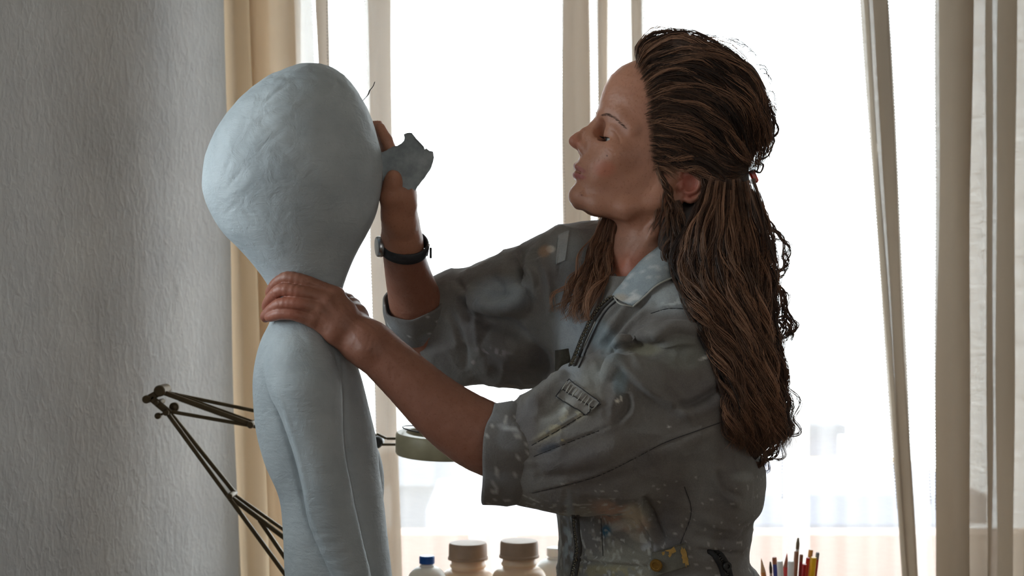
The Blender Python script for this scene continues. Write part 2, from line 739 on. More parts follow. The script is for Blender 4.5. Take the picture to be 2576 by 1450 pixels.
# the full-width sheer in front of the glass (single layer, slight waves)
for k_, (xa, xb, yy, lb) in enumerate(((640, 1300, 3.66, 'thin white sheer curtain behind the clay figure and the jars'), (1174, 2036, 3.69, 'thin white sheer curtain directly behind the woman'),
                                        (1966, 2700, 3.66, 'thin white sheer curtain behind the pencils and the right curtain folds'))):
    nx_ = int((xb - xa) / 31)
    xs = [(xa + (xb - xa) * i / nx_, xa + (xb - xa) * i / nx_ + 4, yy + 0.014 * math.sin(i * 1.7 + k_)) for i in range(nx_ + 1)]
    curtain('sheer_curtain', xs, m_sheer, lb, seed=20 + k_, wob=0.6)
# cream curtain at the wall corner
curtain('cream_curtain', [(560, 606, 3.50), (578, 624, 3.47), (600, 648, 3.50), (636, 680, 3.53), (676, 712, 3.50), (672, 708, 3.485), (640, 686, 3.475),
                          (628, 676, 3.465), (650, 700, 3.455), (690, 735, 3.47), (736, 775, 3.46)], m_cream,
        'cream curtain with overlapping folds against the grey wall corner', seed=2, hem=False)
curtain('linen_curtain', [(728, 760, 3.52), (760, 800, 3.50), (781, 830, 3.52)], m_linen,
        'narrow pale pink curtain strip right of the cream curtain, above the clay head', seed=3)
curtain('linen_curtain', [(822, 868, 3.48), (808, 857, 3.49), (793, 846, 3.50), (808, 857, 3.515), (822, 868, 3.53), (808, 857, 3.54), (794, 846, 3.555)], m_linen,
        'thin beige folded curtain edge behind the top of the clay head', seed=4)
curtain('linen_curtain', [(919, 951, 3.52), (950, 985, 3.50), (984, 1008, 3.53), (950, 988, 3.545), (922, 953, 3.55)], m_linen,
        'grey vertical curtain strip between the clay head and the raised sandpaper', seed=5)
curtain('linen_curtain', [(1414, 1424, 3.52), (1450, 1458, 3.50), (1484, 1493, 3.52), (1466, 1476, 3.535), (1430, 1440, 3.54), (1415, 1425, 3.55), (1450, 1460, 3.565), (1483, 1493, 3.57)], m_linen,
        'wide beige curtain strip directly left of the woman\'s face', seed=6)
curtain('linen_curtain', [(1502, 1510, 3.52), (1516, 1524, 3.50), (1531, 1541, 3.52), (1518, 1526, 3.535), (1503, 1511, 3.55), (1516, 1524, 3.56), (1529, 1539, 3.57)], m_linen,
        'slim grey curtain strip rising above the woman\'s forehead', seed=7)
curtain('linen_curtain', [(1558, 1560, 3.53), (1590, 1595, 3.51), (1614, 1620, 3.50), (1604, 1608, 3.49), (1592, 1596, 3.48), (1604, 1608, 3.47), (1621, 1628, 3.48)], m_linen,
        'pale curtain with a brown folded edge touching the front of the woman\'s hair', seed=8)
curtain('linen_curtain', [(2165, 2268, 3.50), (2185, 2284, 3.47), (2172, 2270, 3.49), (2232, 2308, 3.46), (2208, 2300, 3.48), (2190, 2285, 3.50), (2233, 2306, 3.52)], m_dense,
        'brown-beige curtain fold leaning down to the right, right of the woman', seed=9)
curtain('linen_curtain', [(2222, 2296, 3.56), (2258, 2330, 3.55), (2290, 2352, 3.57)], m_sheer,
        'whitish translucent curtain strip just right of the leaning brown-beige fold', seed=12)
curtain('linen_curtain', [(2355, 2352, 3.48), (2400, 2402, 3.46), (2446, 2440, 3.48), (2420, 2418, 3.50), (2360, 2356, 3.52), (2400, 2400, 3.54), (2470, 2462, 3.52),
                          (2500, 2492, 3.47), (2482, 2480, 3.45), (2525, 2520, 3.44), (2560, 2548, 3.46), (2530, 2528, 3.49), (2510, 2506, 3.51), (2560, 2560, 3.53),
                          (2610, 2606, 3.50), (2580, 2580, 3.47), (2660, 2660, 3.46), (2700, 2700, 3.5), (2680, 2680, 3.53), (2800, 2800, 3.5)], m_dense,
        'grey-beige curtain hanging in close folds at the right edge of the photo', seed=10)

# curtain rail above the frame of the picture
mb = MB().tube([(-0.62, 3.52, 2.64), (2.0, 3.52, 2.64)], 0.012, 12)
o = mb.build('curtain_rail', m_frame)
tag(o, 'white curtain rail above the window, just under the ceiling', 'rail')
for x_ in (-0.5, 0.7, 1.9):
    MB().box((x_, 3.66, 2.66), (0.02, 0.30, 0.02)).build('bracket', m_frame, o, smooth=False)

# ------------------------------------------------------------------ outside: pale houses and a garden wall, softened by the sheer
def house(x0, x1, y, zt, wall, roofc, label, windows=True, pitch=0.0):
    ow = simple('render_' + label.split()[0], wall, 0.9, scale=0.6)
    rf = simple('roof_' + label.split()[0], roofc, 0.9, scale=1.0)
    dpt = 2.5
    g = -6.0
    root = empty('house', ((x0 + x1) / 2, y, g), label, 'house')
    MB().box(((x0 + x1) / 2, y + dpt / 2, (zt + g) / 2), (x1 - x0, dpt, zt - g)).build('wall', ow, root, smooth=False)
    mb = MB()
    if pitch > 0:
        mb.add([(x0 - .3, y - .3, zt), (x1 + .3, y - .3, zt), (x1 + .3, y + dpt + .3, zt), (x0 - .3, y + dpt + .3, zt), (x0 - .3, y + dpt / 2, zt + pitch), (x1 + .3, y + dpt / 2, zt + pitch)],
               [(0, 1, 5, 4), (2, 3, 4, 5), (0, 4, 3), (1, 2, 5), (0, 3, 2, 1)])
    else:
        mb.box(((x0 + x1) / 2, y + dpt / 2, zt + 0.15), (x1 - x0 + .4, dpt + .4, 0.3))
    mb.build('roof', rf, root, smooth=False)
    return root


def px2x(px, Y):
    return (px - 1288) * Y / F


def px2z(py, Y):
    return CAMZ - (py - 725) * Y / F


house(px2x(1990, 46), px2x(2110, 46), 46, px2z(1075, 48.5), (66, 64, 74), (52, 52, 60), 'tall grey house block seen dimly through the right sheer curtain')
house(px2x(2075, 34), px2x(2330, 34), 34, px2z(1185, 36.5), (170, 140, 92), (150, 120, 80), 'low yellow house behind the right sheer curtain')
house(px2x(1900, 16), px2x(2420, 16), 16, px2z(1232, 18.5), (88, 92, 112), (80, 84, 104), 'long bluish house front below the yellow house, behind the sheer')
house(px2x(985, 30), px2x(1100, 30), 30, px2z(1180, 32.5), (58, 60, 70), (54, 56, 64), 'grey gabled house behind the sheer, above the blue-capped bottle', pitch=0.5)
house(px2x(1120, 17), px2x(1460, 17), 17, px2z(1270, 19.5), (112, 110, 126), (104, 102, 118), 'pale lilac house behind the sheer, above the two wide-lidded jars')
mb = MB().box((0.8, 6.0, 0.22), (6.5, 0.16, 0.46))
o = mb.build('terrace_wall', simple('terracotta_render', (142, 108, 92), 0.9, scale=3), None, smooth=False)
tag(o, 'low reddish terrace wall outside, glowing through the bottom of the sheer', 'wall')
mb = MB().box((0.8, 9, -6.05), (60, 60, 0.1))
tag(mb.build('ground', simple('outside_ground', (165, 160, 150), 0.95, scale=1), None, smooth=False), kind='structure')
tag(slab('terrace', (0.8, 5.0, -0.1), (7, 2.3, 0.2), simple('terrace_paving', (190, 160, 140), 0.9, scale=3)), kind='structure')
# ------------------------------------------------------------------ table and what stands on it
def W2(px, py, Y):
    return Vector(((px - 1288) * Y / F, Y, CAMZ - (py - 725) * Y / F))


m_wood = simple('table_wood', (170, 140, 110), 0.5, scale=5, var=0.2)
m_steel = simple('table_leg_steel', (90, 90, 92), 0.4, metal=0.8)
TZ = 0.70
t = empty('work_table', (0.45, 3.08, 0), 'long wooden work table along the window, just below the frame', 'table')
MB().box((0.45, 3.08, TZ - 0.015), (1.9, 0.62, 0.03), bev=0.004).build('table_top', m_wood, t)
for sx in (-0.42, 1.32):
    for sy in (2.82, 3.34):
        MB().box((sx, sy, (TZ - 0.03) / 2), (0.045, 0.045, TZ - 0.03), bev=0.004).build('leg', m_steel, t)


def plastic(name, col, rough=0.4, trans=0.0, alpha_mix=0.0):
    M = Mat(name)
    c = sc(col)
    M.set(Base_Color=c, Roughness=rough)
    M.b.inputs['Subsurface Weight'].default_value = trans
    M.b.inputs['Subsurface Radius'].default_value = (0.02, 0.015, 0.01)
    M.b.inputs['Subsurface Scale'].default_value = 1.0
    return M.m


m_jarlid = simple('jar_lid_plastic', (158, 132, 110), 0.5)
m_jar = plastic('jar_plastic', (228, 198, 168), 0.35, 0.5)
m_bot = plastic('bottle_plastic', (240, 236, 228), 0.35, 0.5)
m_blue = plastic('blue_cap_plastic', (18, 84, 165), 0.35)
m_white_p = plastic('white_plastic', (240, 240, 238), 0.4, 0.3)


def jar(px, ptop, Y, label, s=1.0):
    top = W2(px, ptop, Y)
    h = top.z - TZ
    rl = 48.0 * s * Y / F
    o = empty('plastic_jar', (top.x, Y, TZ), label, 'jar', None)
    rb = rl * 1.42
    hl = rl * 0.86
    z1 = h - hl
    prof = [(rb * 0.92, 0), (rb * 0.985, 0.004), (rb, 0.012)]
    zs = z1 - rl * 1.15
    prof += [(rb, zs)]
    for k in range(1, 8):
        a_ = k / 7 * pi / 2
        prof.append((rl * 0.86 + (rb - rl * 0.86) * math.cos(a_), zs + rl * 0.62 * math.sin(a_)))
    zz = zs + rl * 0.62
    prof += [(rl * 0.88, zz + 0.003), (rl * 0.94, zz + 0.006), (rl * 0.94, zz + 0.009), (rl * 0.88, zz + 0.012), (rl * 0.86, z1 + 0.004)]
    MB().lathe((top.x, Y, TZ), prof, 48).build('jar_body', m_jar, o)
    mb = MB()
    n = 96
    V = []
    prl = [(rl * 1.05, z1), (rl * 1.05, z1 + 0.004), (rl, z1 + 0.006), (rl * 0.985, h - 0.004), (rl * 0.95, h), (rl * 0.8, h + 0.0005), (rl * .2, h + .0005)]
    for i, (r_, z_) in enumerate(prl):
        for j in range(n):
            a_ = 2 * pi * j / n
            rr = r_ * (1 + (0.012 if (j % 2 and 2 <= i <= 3) else 0))
            V.append((top.x + rr * math.cos(a_), Y + rr * math.sin(a_), TZ + z_))
    Fc = [(i * n + j, i * n + (j + 1) % n, i * n + n + (j + 1) % n, i * n + n + j) for i in range(len(prl) - 1) for j in range(n)]
    Fc += [tuple(reversed(range(n))), tuple(range((len(prl) - 1) * n, len(prl) * n))]
    mb.add(V, Fc).build('lid', m_jarlid, o, angle=25)
    return o


jar(1177, 1366, 3.03, 'wide-lidded beige plastic jar standing between the blue-capped bottle and another jar')
jar(1306, 1361, 2.96, 'wide-lidded beige plastic jar standing nearest to the woman, right of another jar')


def small_bottle(px, ptop, Y, rc, capm, bodm, label, name='plastic_bottle', rbf=2.6):
    top = W2(px, ptop, Y)
    h = top.z - TZ
    r_ = rc * Y / F
    o = empty(name, (top.x, Y, TZ), label, 'bottle')
    rb = r_ * rbf
    hc = r_ * 1.0
    z1 = h - hc - 0.004
    prof = [(rb * .92, 0), (rb, 0.008), (rb, z1 - rb * 0.85)]
    for k in range(1, 9):
        a_ = k / 8 * pi / 2
        prof.append((r_ * 0.8 + (rb - r_ * 0.8) * math.cos(a_), z1 - rb * 0.85 + rb * 0.8 * math.sin(a_)))
    prof += [(r_ * 0.95, z1 - 0.002), (r_ * 0.95, z1 + 0.001), (r_ * 0.8, z1 + 0.002), (r_ * 0.8, z1 + 0.006)]
    MB().lathe((top.x, Y, TZ), prof, 40).build('bottle_body', bodm, o)
    n = 48
    V = []
    prl = [(r_, h - hc), (r_, h - 0.002), (r_ * .92, h), (r_ * .1, h)]
    for i, (q, z_) in enumerate(prl):
        for j in range(n):
            a_ = 2 * pi * j / n
            rr = q * (1 + (0.02 if (j % 2 and i < 2) else 0))
            V.append((top.x + rr * math.cos(a_), Y + rr * math.sin(a_), TZ + z_))
    Fc = [(i * n + j, i * n + (j + 1) % n, i * n + n + (j + 1) % n, i * n + n + j) for i in range(3) for j in range(n)]
    Fc += [tuple(reversed(range(n))), tuple(range(3 * n, 4 * n))]
    MB().add(V, Fc).build('cap', capm, o, angle=25)
    return o


small_bottle(1074, 1399, 2.92, 19, m_blue, m_bot, 'white plastic bottle with a small blue screw cap beside the clay figure')
small_bottle(1396, 1378, 3.20, 21, m_white_p, m_white_p, 'white bottle with a white cap, half hidden behind the woman\'s front')

# cup with pencils and brushes
cup_c = W2(1985, 1500, 2.95)
o = MB()
ch = 0.105
prof = [(0.047, 0), (0.05, 0.004), (0.055, ch), (0.052, ch), (0.046, 0.008), (0.001, 0.007)]
o.lathe((cup_c.x, 2.95, TZ), prof, 40)
o = o.build('pencil_cup', simple('cup_glaze', (120, 110, 105), 0.4), None, angle=40)
o.data.transform(Matrix.Translation((-cup_c.x, -2.95, -TZ)))
o.location = (cup_c.x, 2.95, TZ)
tag(o, 'round cup under the coloured pencils and brushes, right of the woman', 'cup')


def stick(px, py, Y, bx, kind, col, label, w=11, tipcol=None):
    """pencil / pen / brush leaning in the cup: top at the photo point, foot on the cup's bottom"""
    top = W2(px, py, Y)
    foot = Vector((cup_c.x + bx, 2.95 + (Y - 2.95) * 0.4, TZ + 0.010))
    ax = (top - foot).normalized()
    Ln = (top - foot).length
    r_ = w / 2 * Y / F
    nm = {'pencil': 'pencil', 'brush': 'paint_brush', 'pen': 'marker_pen', 'blunt': 'pencil', 'stick': 'wooden_stick'}[kind]
    mt = simple(nm + '_paint', col, 0.4)
    e_ = empty(nm, foot, label, {'pencil': 'pencil', 'brush': 'brush', 'pen': 'pen', 'blunt': 'pencil', 'stick': 'stick'}[kind], None)
    if kind == 'pencil':
        lt = r_ * 5.5
        MB().lathe(foot, [(r_ * .9, 0), (r_, 0.001), (r_, Ln - lt)], 6, ax).build('shaft', mt, e_, smooth=False)
        mb = MB().lathe(foot, [(r_ * .98, Ln - lt), (r_ * .3, Ln - r_ * 1.3)], 12, ax)
        mb.build('wood_cone', simple('pencil_wood', tipcol or (190, 150, 110), 0.7), e_, angle=40)
        MB().lathe(foot, [(r_ * .3, Ln - r_ * 1.3), (r_ * .05, Ln)], 10, ax).build('lead', mt, e_)
    elif kind in ('blunt', 'stick'):
        MB().lathe(foot, [(r_ * .9, 0), (r_, 0.001), (r_, Ln - 0.001), (r_ * .85, Ln)], 8 if kind == 'stick' else 6, ax).build('shaft', mt, e_, smooth=False)
        if tipcol:
            MB().lathe(foot, [(r_ * 1.05, Ln - 0.012), (r_ * 1.05, Ln - 0.001), (r_ * .8, Ln + .001)], 12, ax).build('end', simple('pencil_end', tipcol, 0.5), e_, angle=40)
    elif kind == 'pen':
        MB().lathe(foot, [(r_ * .9, 0), (r_, 0.002), (r_, Ln - 0.035)], 14, ax).build('barrel', mt, e_, angle=40)
        MB().lathe(foot, [(r_ * 1.08, Ln - 0.035), (r_ * 1.1, Ln - 0.003), (r_ * .9, Ln)], 14, ax).build('pen_cap', simple('pen_cap', tipcol or col, 0.35), e_, angle=40)
    else:
        MB().lathe(foot, [(r_ * .6, 0), (r_ * 1.0, Ln * 0.5), (r_ * .8, Ln - 0.05)], 12, ax).build('handle', mt, e_)
        MB().lathe(foot, [(r_ * .85, Ln - 0.05), (r_ * .95, Ln - 0.03), (r_ * 0.95, Ln - 0.022)], 12, ax).build('ferrule', simple('ferrule_metal', (170, 170, 165), 0.3, metal=0.9), e_, angle=40)
        MB().lathe(foot, [(r_ * .95, Ln - 0.022), (r_ * 1.05, Ln - 0.012), (r_ * .5, Ln)], 12, ax).build('bristles', simple('bristle', tipcol or (70, 55, 45), 0.9), e_)
    return e_


ST = [
    (1915, 1405, 2.93, -0.030, 'pencil', (190, 120, 60), 'orange-brown pencil, leftmost in the cup', 13, None),
    (1938, 1414, 2.97, -0.026, 'brush', (120, 90, 60), 'short brown paint brush next to the leftmost orange-brown pencil', 8, (60, 50, 40)),
    (1948, 1404, 2.92, -0.020, 'blunt', (28, 38, 110), 'dark blue pencil with a brown end in the cup', 11, (130, 70, 40)),
    (1962, 1412, 2.90, -0.014, 'pen', (215, 215, 215), 'white pen beside the dark blue pencil in the cup', 14, (235, 235, 235)),
    (1980, 1392, 2.94, -0.022, 'pencil', (190, 30, 25), 'red pencil leaning right with a sharpened tip upwards', 13, (150, 90, 70)),
    (1990, 1412, 2.90, -0.004, 'pen', (230, 232, 235), 'white marker right of the leaning red pencil', 15, (240, 240, 240)),
    (2004, 1388, 2.96, 0.004, 'stick', (135, 95, 65), 'thick brown wooden stick in the middle of the cup', 12, None),
    (2008, 1354, 2.98, 0.006, 'brush', (120, 95, 60), 'tallest paint brush in the cup, grey metal ferrule', 9, (110, 100, 80)),
    (2016, 1397, 2.93, 0.010, 'blunt', (120, 20, 22), 'dark red pencil touching the thick wooden stick', 9, (110, 60, 40)),
    (2024, 1420, 2.90, 0.012, 'blunt', (165, 20, 25), 'short red pencil, lowest in the cup', 12, None),
    (2040, 1384, 2.97, 0.020, 'stick', (205, 140, 60), 'ochre wooden stick behind the yellow pencil', 12, None),
    (2033, 1404, 2.93, 0.014, 'blunt', (175, 22, 25), 'bright red pencil left of the yellow pencil', 10, None),
    (2047, 1403, 2.90, 0.026, 'blunt', (235, 180, 30), 'thick yellow pencil near the right side of the cup', 16, None),
    (2057, 1392, 2.92, 0.032, 'blunt', (150, 25, 25), 'red pencil with a grey end, rightmost in the cup', 9, (120, 120, 125)),
]
for s_ in ST:
    stick(*s_[:7], w=s_[7], tipcol=s_[8])['group'] = 'pencils and brushes in the cup'

# ------------------------------------------------------------------ spring-arm magnifier lamp clamped to the table
m_bronze = simple('lamp_bronze_metal', (88, 76, 56), 0.38, metal=0.55, scale=60)
m_lampgrey = simple('lamp_head_enamel', (152, 145, 118), 0.45)
m_dark = simple('black_plastic', (28, 27, 26), 0.45)
YL = 2.86
lamp = empty('magnifier_lamp', W2(760, 1520, YL + 0.1), 'bronze spring-arm magnifier lamp reaching behind the clay figure', 'lamp')


def bar(pa, pb, w=0.008, dy=0.0, name='arm_bar', mat=None, th=None):
    A, B = W2(pa[0], pa[1], YL + dy), W2(pb[0], pb[1], YL + dy)
    ax = (B - A).normalized()
    side = Vector((0, 1, 0))
    up = side.cross(ax).normalized()
    M = Matrix((up, ax, side)).transposed()
    # long axis is local y: bevelled box has its long axis on z
    M = Matrix((up, side, ax)).transposed()
    th = th or w
    mb = MB().box((A + B) / 2, (w, th, (B - A).length), M, bev=w * 0.18)
    return mb.build(name, mat or m_bronze, lamp, angle=40)


# upper arm: parallel bars to the head, brace with spring
bar((408, 986), (950, 1098), 0.0065, 0.012)
bar((424, 1035), (950, 1128), 0.0065, -0.012)
bar((412, 988), (636, 1070), 0.009, -0.012)
bar((440, 990), (640, 1062), 0.004, 0.0)
# lower arm
bar((399, 1010), (722, 1452), 0.0075, -0.012)
bar((424, 1034), (590, 1240), 0.0075, 0.012)
bar((584, 1242), (740, 1352), 0.0062, 0.012)
bar((576, 1248), (740, 1372), 0.0085, -0.004)
bar((652, 1308), (735, 1430), 0.0075, 0.006)
bar((722, 1452), (768, 1520), 0.0075, -0.012)
bar((735, 1430), (790, 1510), 0.0075, 0.006)
bar((740, 1360), (860, 1440), 0.0062, 0.0)
# elbow plates, knobs, rivets
for dy in (-0.02, 0.02):
    bar((374, 1003), (410, 983), 0.013, dy, 'joint_plate', th=0.003)
    bar((378, 1000), (428, 1042), 0.013, dy, 'joint_plate', th=0.003)
for (x_, y_, r_) in ((409, 982, 0.0105), (376, 1003, 0.0075), (425, 1036, 0.006), (584, 1245, 0.006), (636, 1067, 0.0065), (401, 1012, 0.005)):
    c_ = W2(x_, y_, YL)
    mb = MB().lathe(c_ + Vector((0, 0.028, 0)), [(r_ * .8, 0), (r_, 0.002), (r_, 0.054), (r_ * .8, 0.056)], 20, (0, -1, 0))
    mb.build('pivot', m_bronze, lamp, angle=35)
for (x_, y_, r_) in ((435, 1026, 0.009), (394, 1048, 0.006)):
    c_ = W2(x_, y_, YL)
    MB().lathe(c_ + Vector((0, 0.02, 0)), [(r_ * .8, 0), (r_, 0.003), (r_, 0.012), (r_ * .5, 0.015)], 18, (0, -1, 0)).build('wing_knob', m_bronze, lamp, angle=35)
    bar((425, 1036), (x_, y_), 0.004, 0.012, 'knob_stem')
# spring along the upper arm brace
A, B = W2(450, 1004, YL), W2(560, 1044, YL)
ax = (B - A).normalized()
u = Vector((0, 1, 0))
v = ax.cross(u)
pts = []
turns, nseg = 26, 10
for i in range(turns * nseg):
    a_ = 2 * pi * i / nseg
    pts.append(A + ax * (B - A).length * i / (turns * nseg) + (u * math.cos(a_) + v * math.sin(a_)) * 0.004)
MB().tube(pts, 0.0009, 5).build('spring', m_bronze, lamp)
# clamp foot on the table edge
fo = W2(778, 1520, YL)
MB().box((fo.x, YL, TZ + 0.03), (0.05, 0.05, 0.06), bev=0.006).build('clamp', m_dark, lamp)
MB().tube([(fo.x, YL, TZ + 0.05), (fo.x, YL, fo.z)], 0.008, 14).build('post', m_bronze, lamp)
# head: shallow drum with a lens ring, on a fork
hc = W2(1112, 1116, YL - 0.02)
rh = 116 * YL / F
hh = 27 * YL / F
tilt = Vector((0.03, -0.06, 1)).normalized()
prof = [(rh * .80, -hh), (rh * .98, -hh), (rh, -hh + .003), (rh, hh - .004), (rh * .97, hh), (rh * .78, hh), (rh * .78, -hh + 0.004)]
drum = MB().lathe(hc, prof, 64, tilt).build('lamp_head', m_lampgrey, lamp, angle=35)
MB().lathe(hc, [(rh * .78, -0.002), (rh * .78, 0.002), (rh * .6, 0.006), (rh * .2, 0.008), (0.0005, 0.008)], 48, tilt).build('lens', m_glass, drum)
ring = [hc + tilt * (hh + 0.008 + 0.003 * math.cos(2 * a_)) + Vector((math.cos(a_) * rh * .86, math.sin(a_) * rh * .86, 0)) for a_ in np.linspace(0, 2 * pi, 41)]
MB().tube(ring, 0.0016, 8).build('lens_rim', m_dark, drum)
for p0, p1 in (((948, 1092), (972, 1104)), ((972, 1104), (1000, 1104)), ((948, 1122), (962, 1118)), ((960, 1119), (1000, 1119))):
    bar(p0, p1, 0.0045, -0.01, 'fork_rod')
MB().lathe(W2(950, 1112, YL) + Vector((0, 0.02, 0)), [(0.009, 0), (0.011, 0.003), (0.011, 0.037), (0.009, 0.04)], 20, (0, -1, 0)).build('head_joint', m_dark, lamp, angle=35)

# ------------------------------------------------------------------ clay figure
fld = Field()


def loft(field, rows, k, op='u', M=4.0):
    """rows: (py, left x, right x, depth centre, half depth), photo units, horizontal elliptical sections"""
    A = smooth_line(rows, 6)
    z = CAMZ - (A[:, 0] - 725) / S
    xl = (A[:, 1] - 1288) / S
    xr = (A[:, 2] - 1288) / S
    yc = D0 + A[:, 3] / S
    hy = np.maximum(A[:, 4] / S, 0.002)
    o = np.argsort(z)
    z, xl, xr, yc, hy = z[o], xl[o], xr[o], yc[o], hy[o]
    cx = (xl + xr) / 2
    hx = np.maximum((xr - xl) / 2, 0.002)
    sl = np.maximum(np.abs(np.gradient(xl, z)), np.abs(np.gradient(xr, z)))
    sl = np.minimum(sl, M)

    def fn(P):
        zz = P[:, 2]
        c, h, y0, h2, m = (np.interp(zz, z, q) for q in (cx, hx, yc, hy, sl))
        X, Y = P[:, 0] - c, P[:, 1] - y0
        k0 = np.sqrt((X / h) ** 2 + (Y / h2) ** 2) + 1e-9
        k1 = np.sqrt((X / h ** 2) ** 2 + (Y / h2 ** 2) ** 2) + 1e-9
        d = k0 * (k0 - 1) / k1 / np.sqrt(1 + m * m)
        return np.maximum(d, np.maximum(zz - z[-1], z[0] - zz))
    field.raw(fn, (xl.min(), (yc - hy).min(), z[0]), (xr.max(), (yc + hy).max(), z[-1]), k, op)


loft(fld, [(160, 772, 806, 0, 12), (161.5, 758, 817, 0, 28), (165, 742, 828, 0, 50), (171, 724, 840, 0, 74), (182, 697, 858, 0, 100), (198, 666, 877, 0, 120), (231, 623, 902, 0, 150), (276, 579, 925, 0, 175), (330, 542, 944, 0, 190),
           (392, 517, 960, 0, 198), (446, 511, 963, 0, 198), (492, 515, 957, 0, 192), (541, 534, 946, 0, 178), (587, 563, 925, 0, 160), (628, 604, 902, 0, 138), (669, 641, 882, 0, 116),
           (711, 672, 866, 0, 98), (745, 686, 858, 0, 88), (790, 690, 858, 0, 88), (840, 690, 862, 0, 90)], 0.012)
loft(fld, [(790, 722, 850, 0, 86), (815, 690, 862, 0, 112), (850, 662, 876, 0, 140), (903, 645, 894, 0, 140), (960, 638, 912, 0, 128), (1030, 642, 929, 0, 120), (1090, 650, 943, 0, 118), (1140, 662, 950, 0, 116),
           (1180, 674, 953, 0, 114), (1250, 702, 962, 0, 114), (1330, 712, 971, 0, 118), (1450, 717, 986, 0, 128), (1600, 718, 1000, 0, 134), (1840, 722, 1010, 0, 140)], 0.022)
ARM = [(756, 880, -66, 80), (757, 925, -96, 88), (765, 965, -116, 87), (776, 1002, -128, 82), (797, 1122, -136, 65), (815, 1210, -136, 60), (834, 1302, -134, 56), (882, 1440, -132, 47), (930, 1590, -132, 42), (955, 1690, -132, 42)]
ARM = [tuple(q) for q in smooth_line(ARM, 4)]
for a_, b_ in zip(ARM[:-1], ARM[1:]):
    fld.tube([a_, b_], 0.003)
FARM = [(800, 880, 66, 70), (820, 960, 110, 80), (870, 1100, 128, 66), (905, 1180, 140, 58), (908, 1260, 146, 55), (905, 1400, 146, 48), (930, 1640, 140, 44)]
FARM = [tuple(q) for q in smooth_line(FARM, 4)]
for a_, b_ in zip(FARM[:-1], FARM[1:]):
    fld.tube([a_, b_], 0.003)
V, Fc, nn = mesh_field(fld, (-0.50, 2.00, 0.77), (-0.10, 2.40, 1.75), 0.0034, 2.6)
x_, y_ = to_px(V)
dsp = 0.0022 * vnoise(V, 9, 1) + 0.0011 * vnoise(V, 34, 2) * sstep(500, 250, y_ + 0.4 * (x_ - 700)) + 0.0010 * vnoise(V, 70, 3) * sstep(620, 200, y_)
dsp += 0.0009 * np.minimum(vnoise(V, 120, 4) - 0.15, 0) * sstep(300, 170, y_)
# pressed seams and cracks in the clay
gro = [([(852, 891), (859, 1002), (860, 1076), (867, 1163), (883, 1251), (901, 1343), (930, 1446)], 5, 2.6), ([(862, 891), (869, 1002), (870, 1076), (877, 1163), (893, 1251), (911, 1343), (940, 1446)], 5, -3.0),
       ([(678, 972), (702, 1034), (730, 1122), (753, 1210), (776, 1302), (816, 1394)], 6, -3.5), ([(690, 965), (716, 1034), (744, 1122), (767, 1210), (790, 1302), (830, 1394)], 6, 1.8),
       ([(740, 400), (830, 410), (930, 396)], 7, -0.9), ([(640, 560), (600, 520), (560, 540)], 5, -1.0), ([(640, 300), (700, 270), (760, 262)], 6, 1.2), ([(560, 500), (600, 480), (640, 440)], 10, 1.2),
       ([(715, 330), (678, 352), (645, 378)], 3, -1.6), ([(655, 268), (690, 235), (728, 208)], 4, -1.4), ([(570, 470), (585, 452), (600, 436)], 3, -1.8), ([(560, 430), (580, 405)], 3, -1.5),
       ([(650, 375), (720, 380), (780, 392)], 4, -0.9), ([(690, 200), (725, 190), (800, 196)], 5, -1.3), ([(705, 1030), (712, 1052), (722, 1065)], 3, -1.2), ([(800, 1135), (806, 1141)], 3, -1.2),
       ([(770, 870), (800, 860), (850, 880)], 30, 1.8), ([(700, 850), (690, 880), (725, 890)], 16, -1.2), ([(720, 1450), (770, 1330), (800, 1250)], 40, 1.0)]
dsp += 1.7 * folds(V, nn, gro) / S
V = V + nn * dsp[:, None]


def clay_mat():
    M = Mat('grey_blue_clay')
    n = M.noise(8, 5, 0.6)
    c = M.ramp(n, [(0.35, sc((156, 165, 171))), (0.65, sc((180, 189, 194)))])
    sp = M.ramp(M.noise(420, 2, 0.5), [(0.22, sc((110, 115, 120))), (0.27, (1, 1, 1, 1))])
    c = M.mix(0.6, c, sp, 'MULTIPLY')
    M.l(c, M.b.inputs['Base Color'])
    v = M.scaled(1, 0.4, 1, (0, 0.9, 0))
    st = M.noise(120, 3, 0.5, M.scaled(0.25, 0.5, 1.6, (0, 0.6, 0)))
    b = M.bump(st, 0.5, 0.0018)
    b = M.bump(M.noise(38, 6, 0.65, None, 0.6), 0.6, 0.004, b)
    b = M.bump(M.noise(700, 2, 0.5), 0.22, 0.0005, b)
    M.l(b, M.b.inputs['Normal'])
    M.set(Roughness=0.62)
    M.b.inputs['Specular IOR Level'].default_value = 0.35
    return M.m


m_clay = clay_mat()
base = 0.775
fig = empty('clay_figure', (-0.27, 2.2, base), 'grey-blue clay figure with a huge bald balloon-shaped head, being sanded', 'sculpture')
link_mesh('figure_body', V, Fc, m_clay, fig)
sculpt_bvh = BVHTree.FromPolygons([tuple(v) for v in V], [tuple(int(i) for i in f) for f in Fc])
# modelling stand below the frame
st = empty('modelling_stand', (-0.24, 2.2, 0), 'wooden modelling stand that carries the clay figure', 'stand')
MB().lathe((-0.24, 2.2, base - 0.032), [(0.19, 0), (0.195, 0.004), (0.195, 0.024), (0.19, 0.028)], 48).build('turntable', m_wood, st, angle=40)
MB().box((-0.24, 2.2, base - 0.06), (0.32, 0.32, 0.03), bev=0.004).build('stand_plate', m_wood, st)
for a_ in (45, 135, 225, 315):
    c_, s_ = math.cos(math.radians(a_)), math.sin(math.radians(a_))
    MB().tube([(-0.24 + 0.15 * c_, 2.2 + 0.15 * s_, base - 0.07), (-0.24 + 0.2 * c_, 2.2 + 0.2 * s_, 0.0)], 0.018, 10).build('leg', m_wood, st)
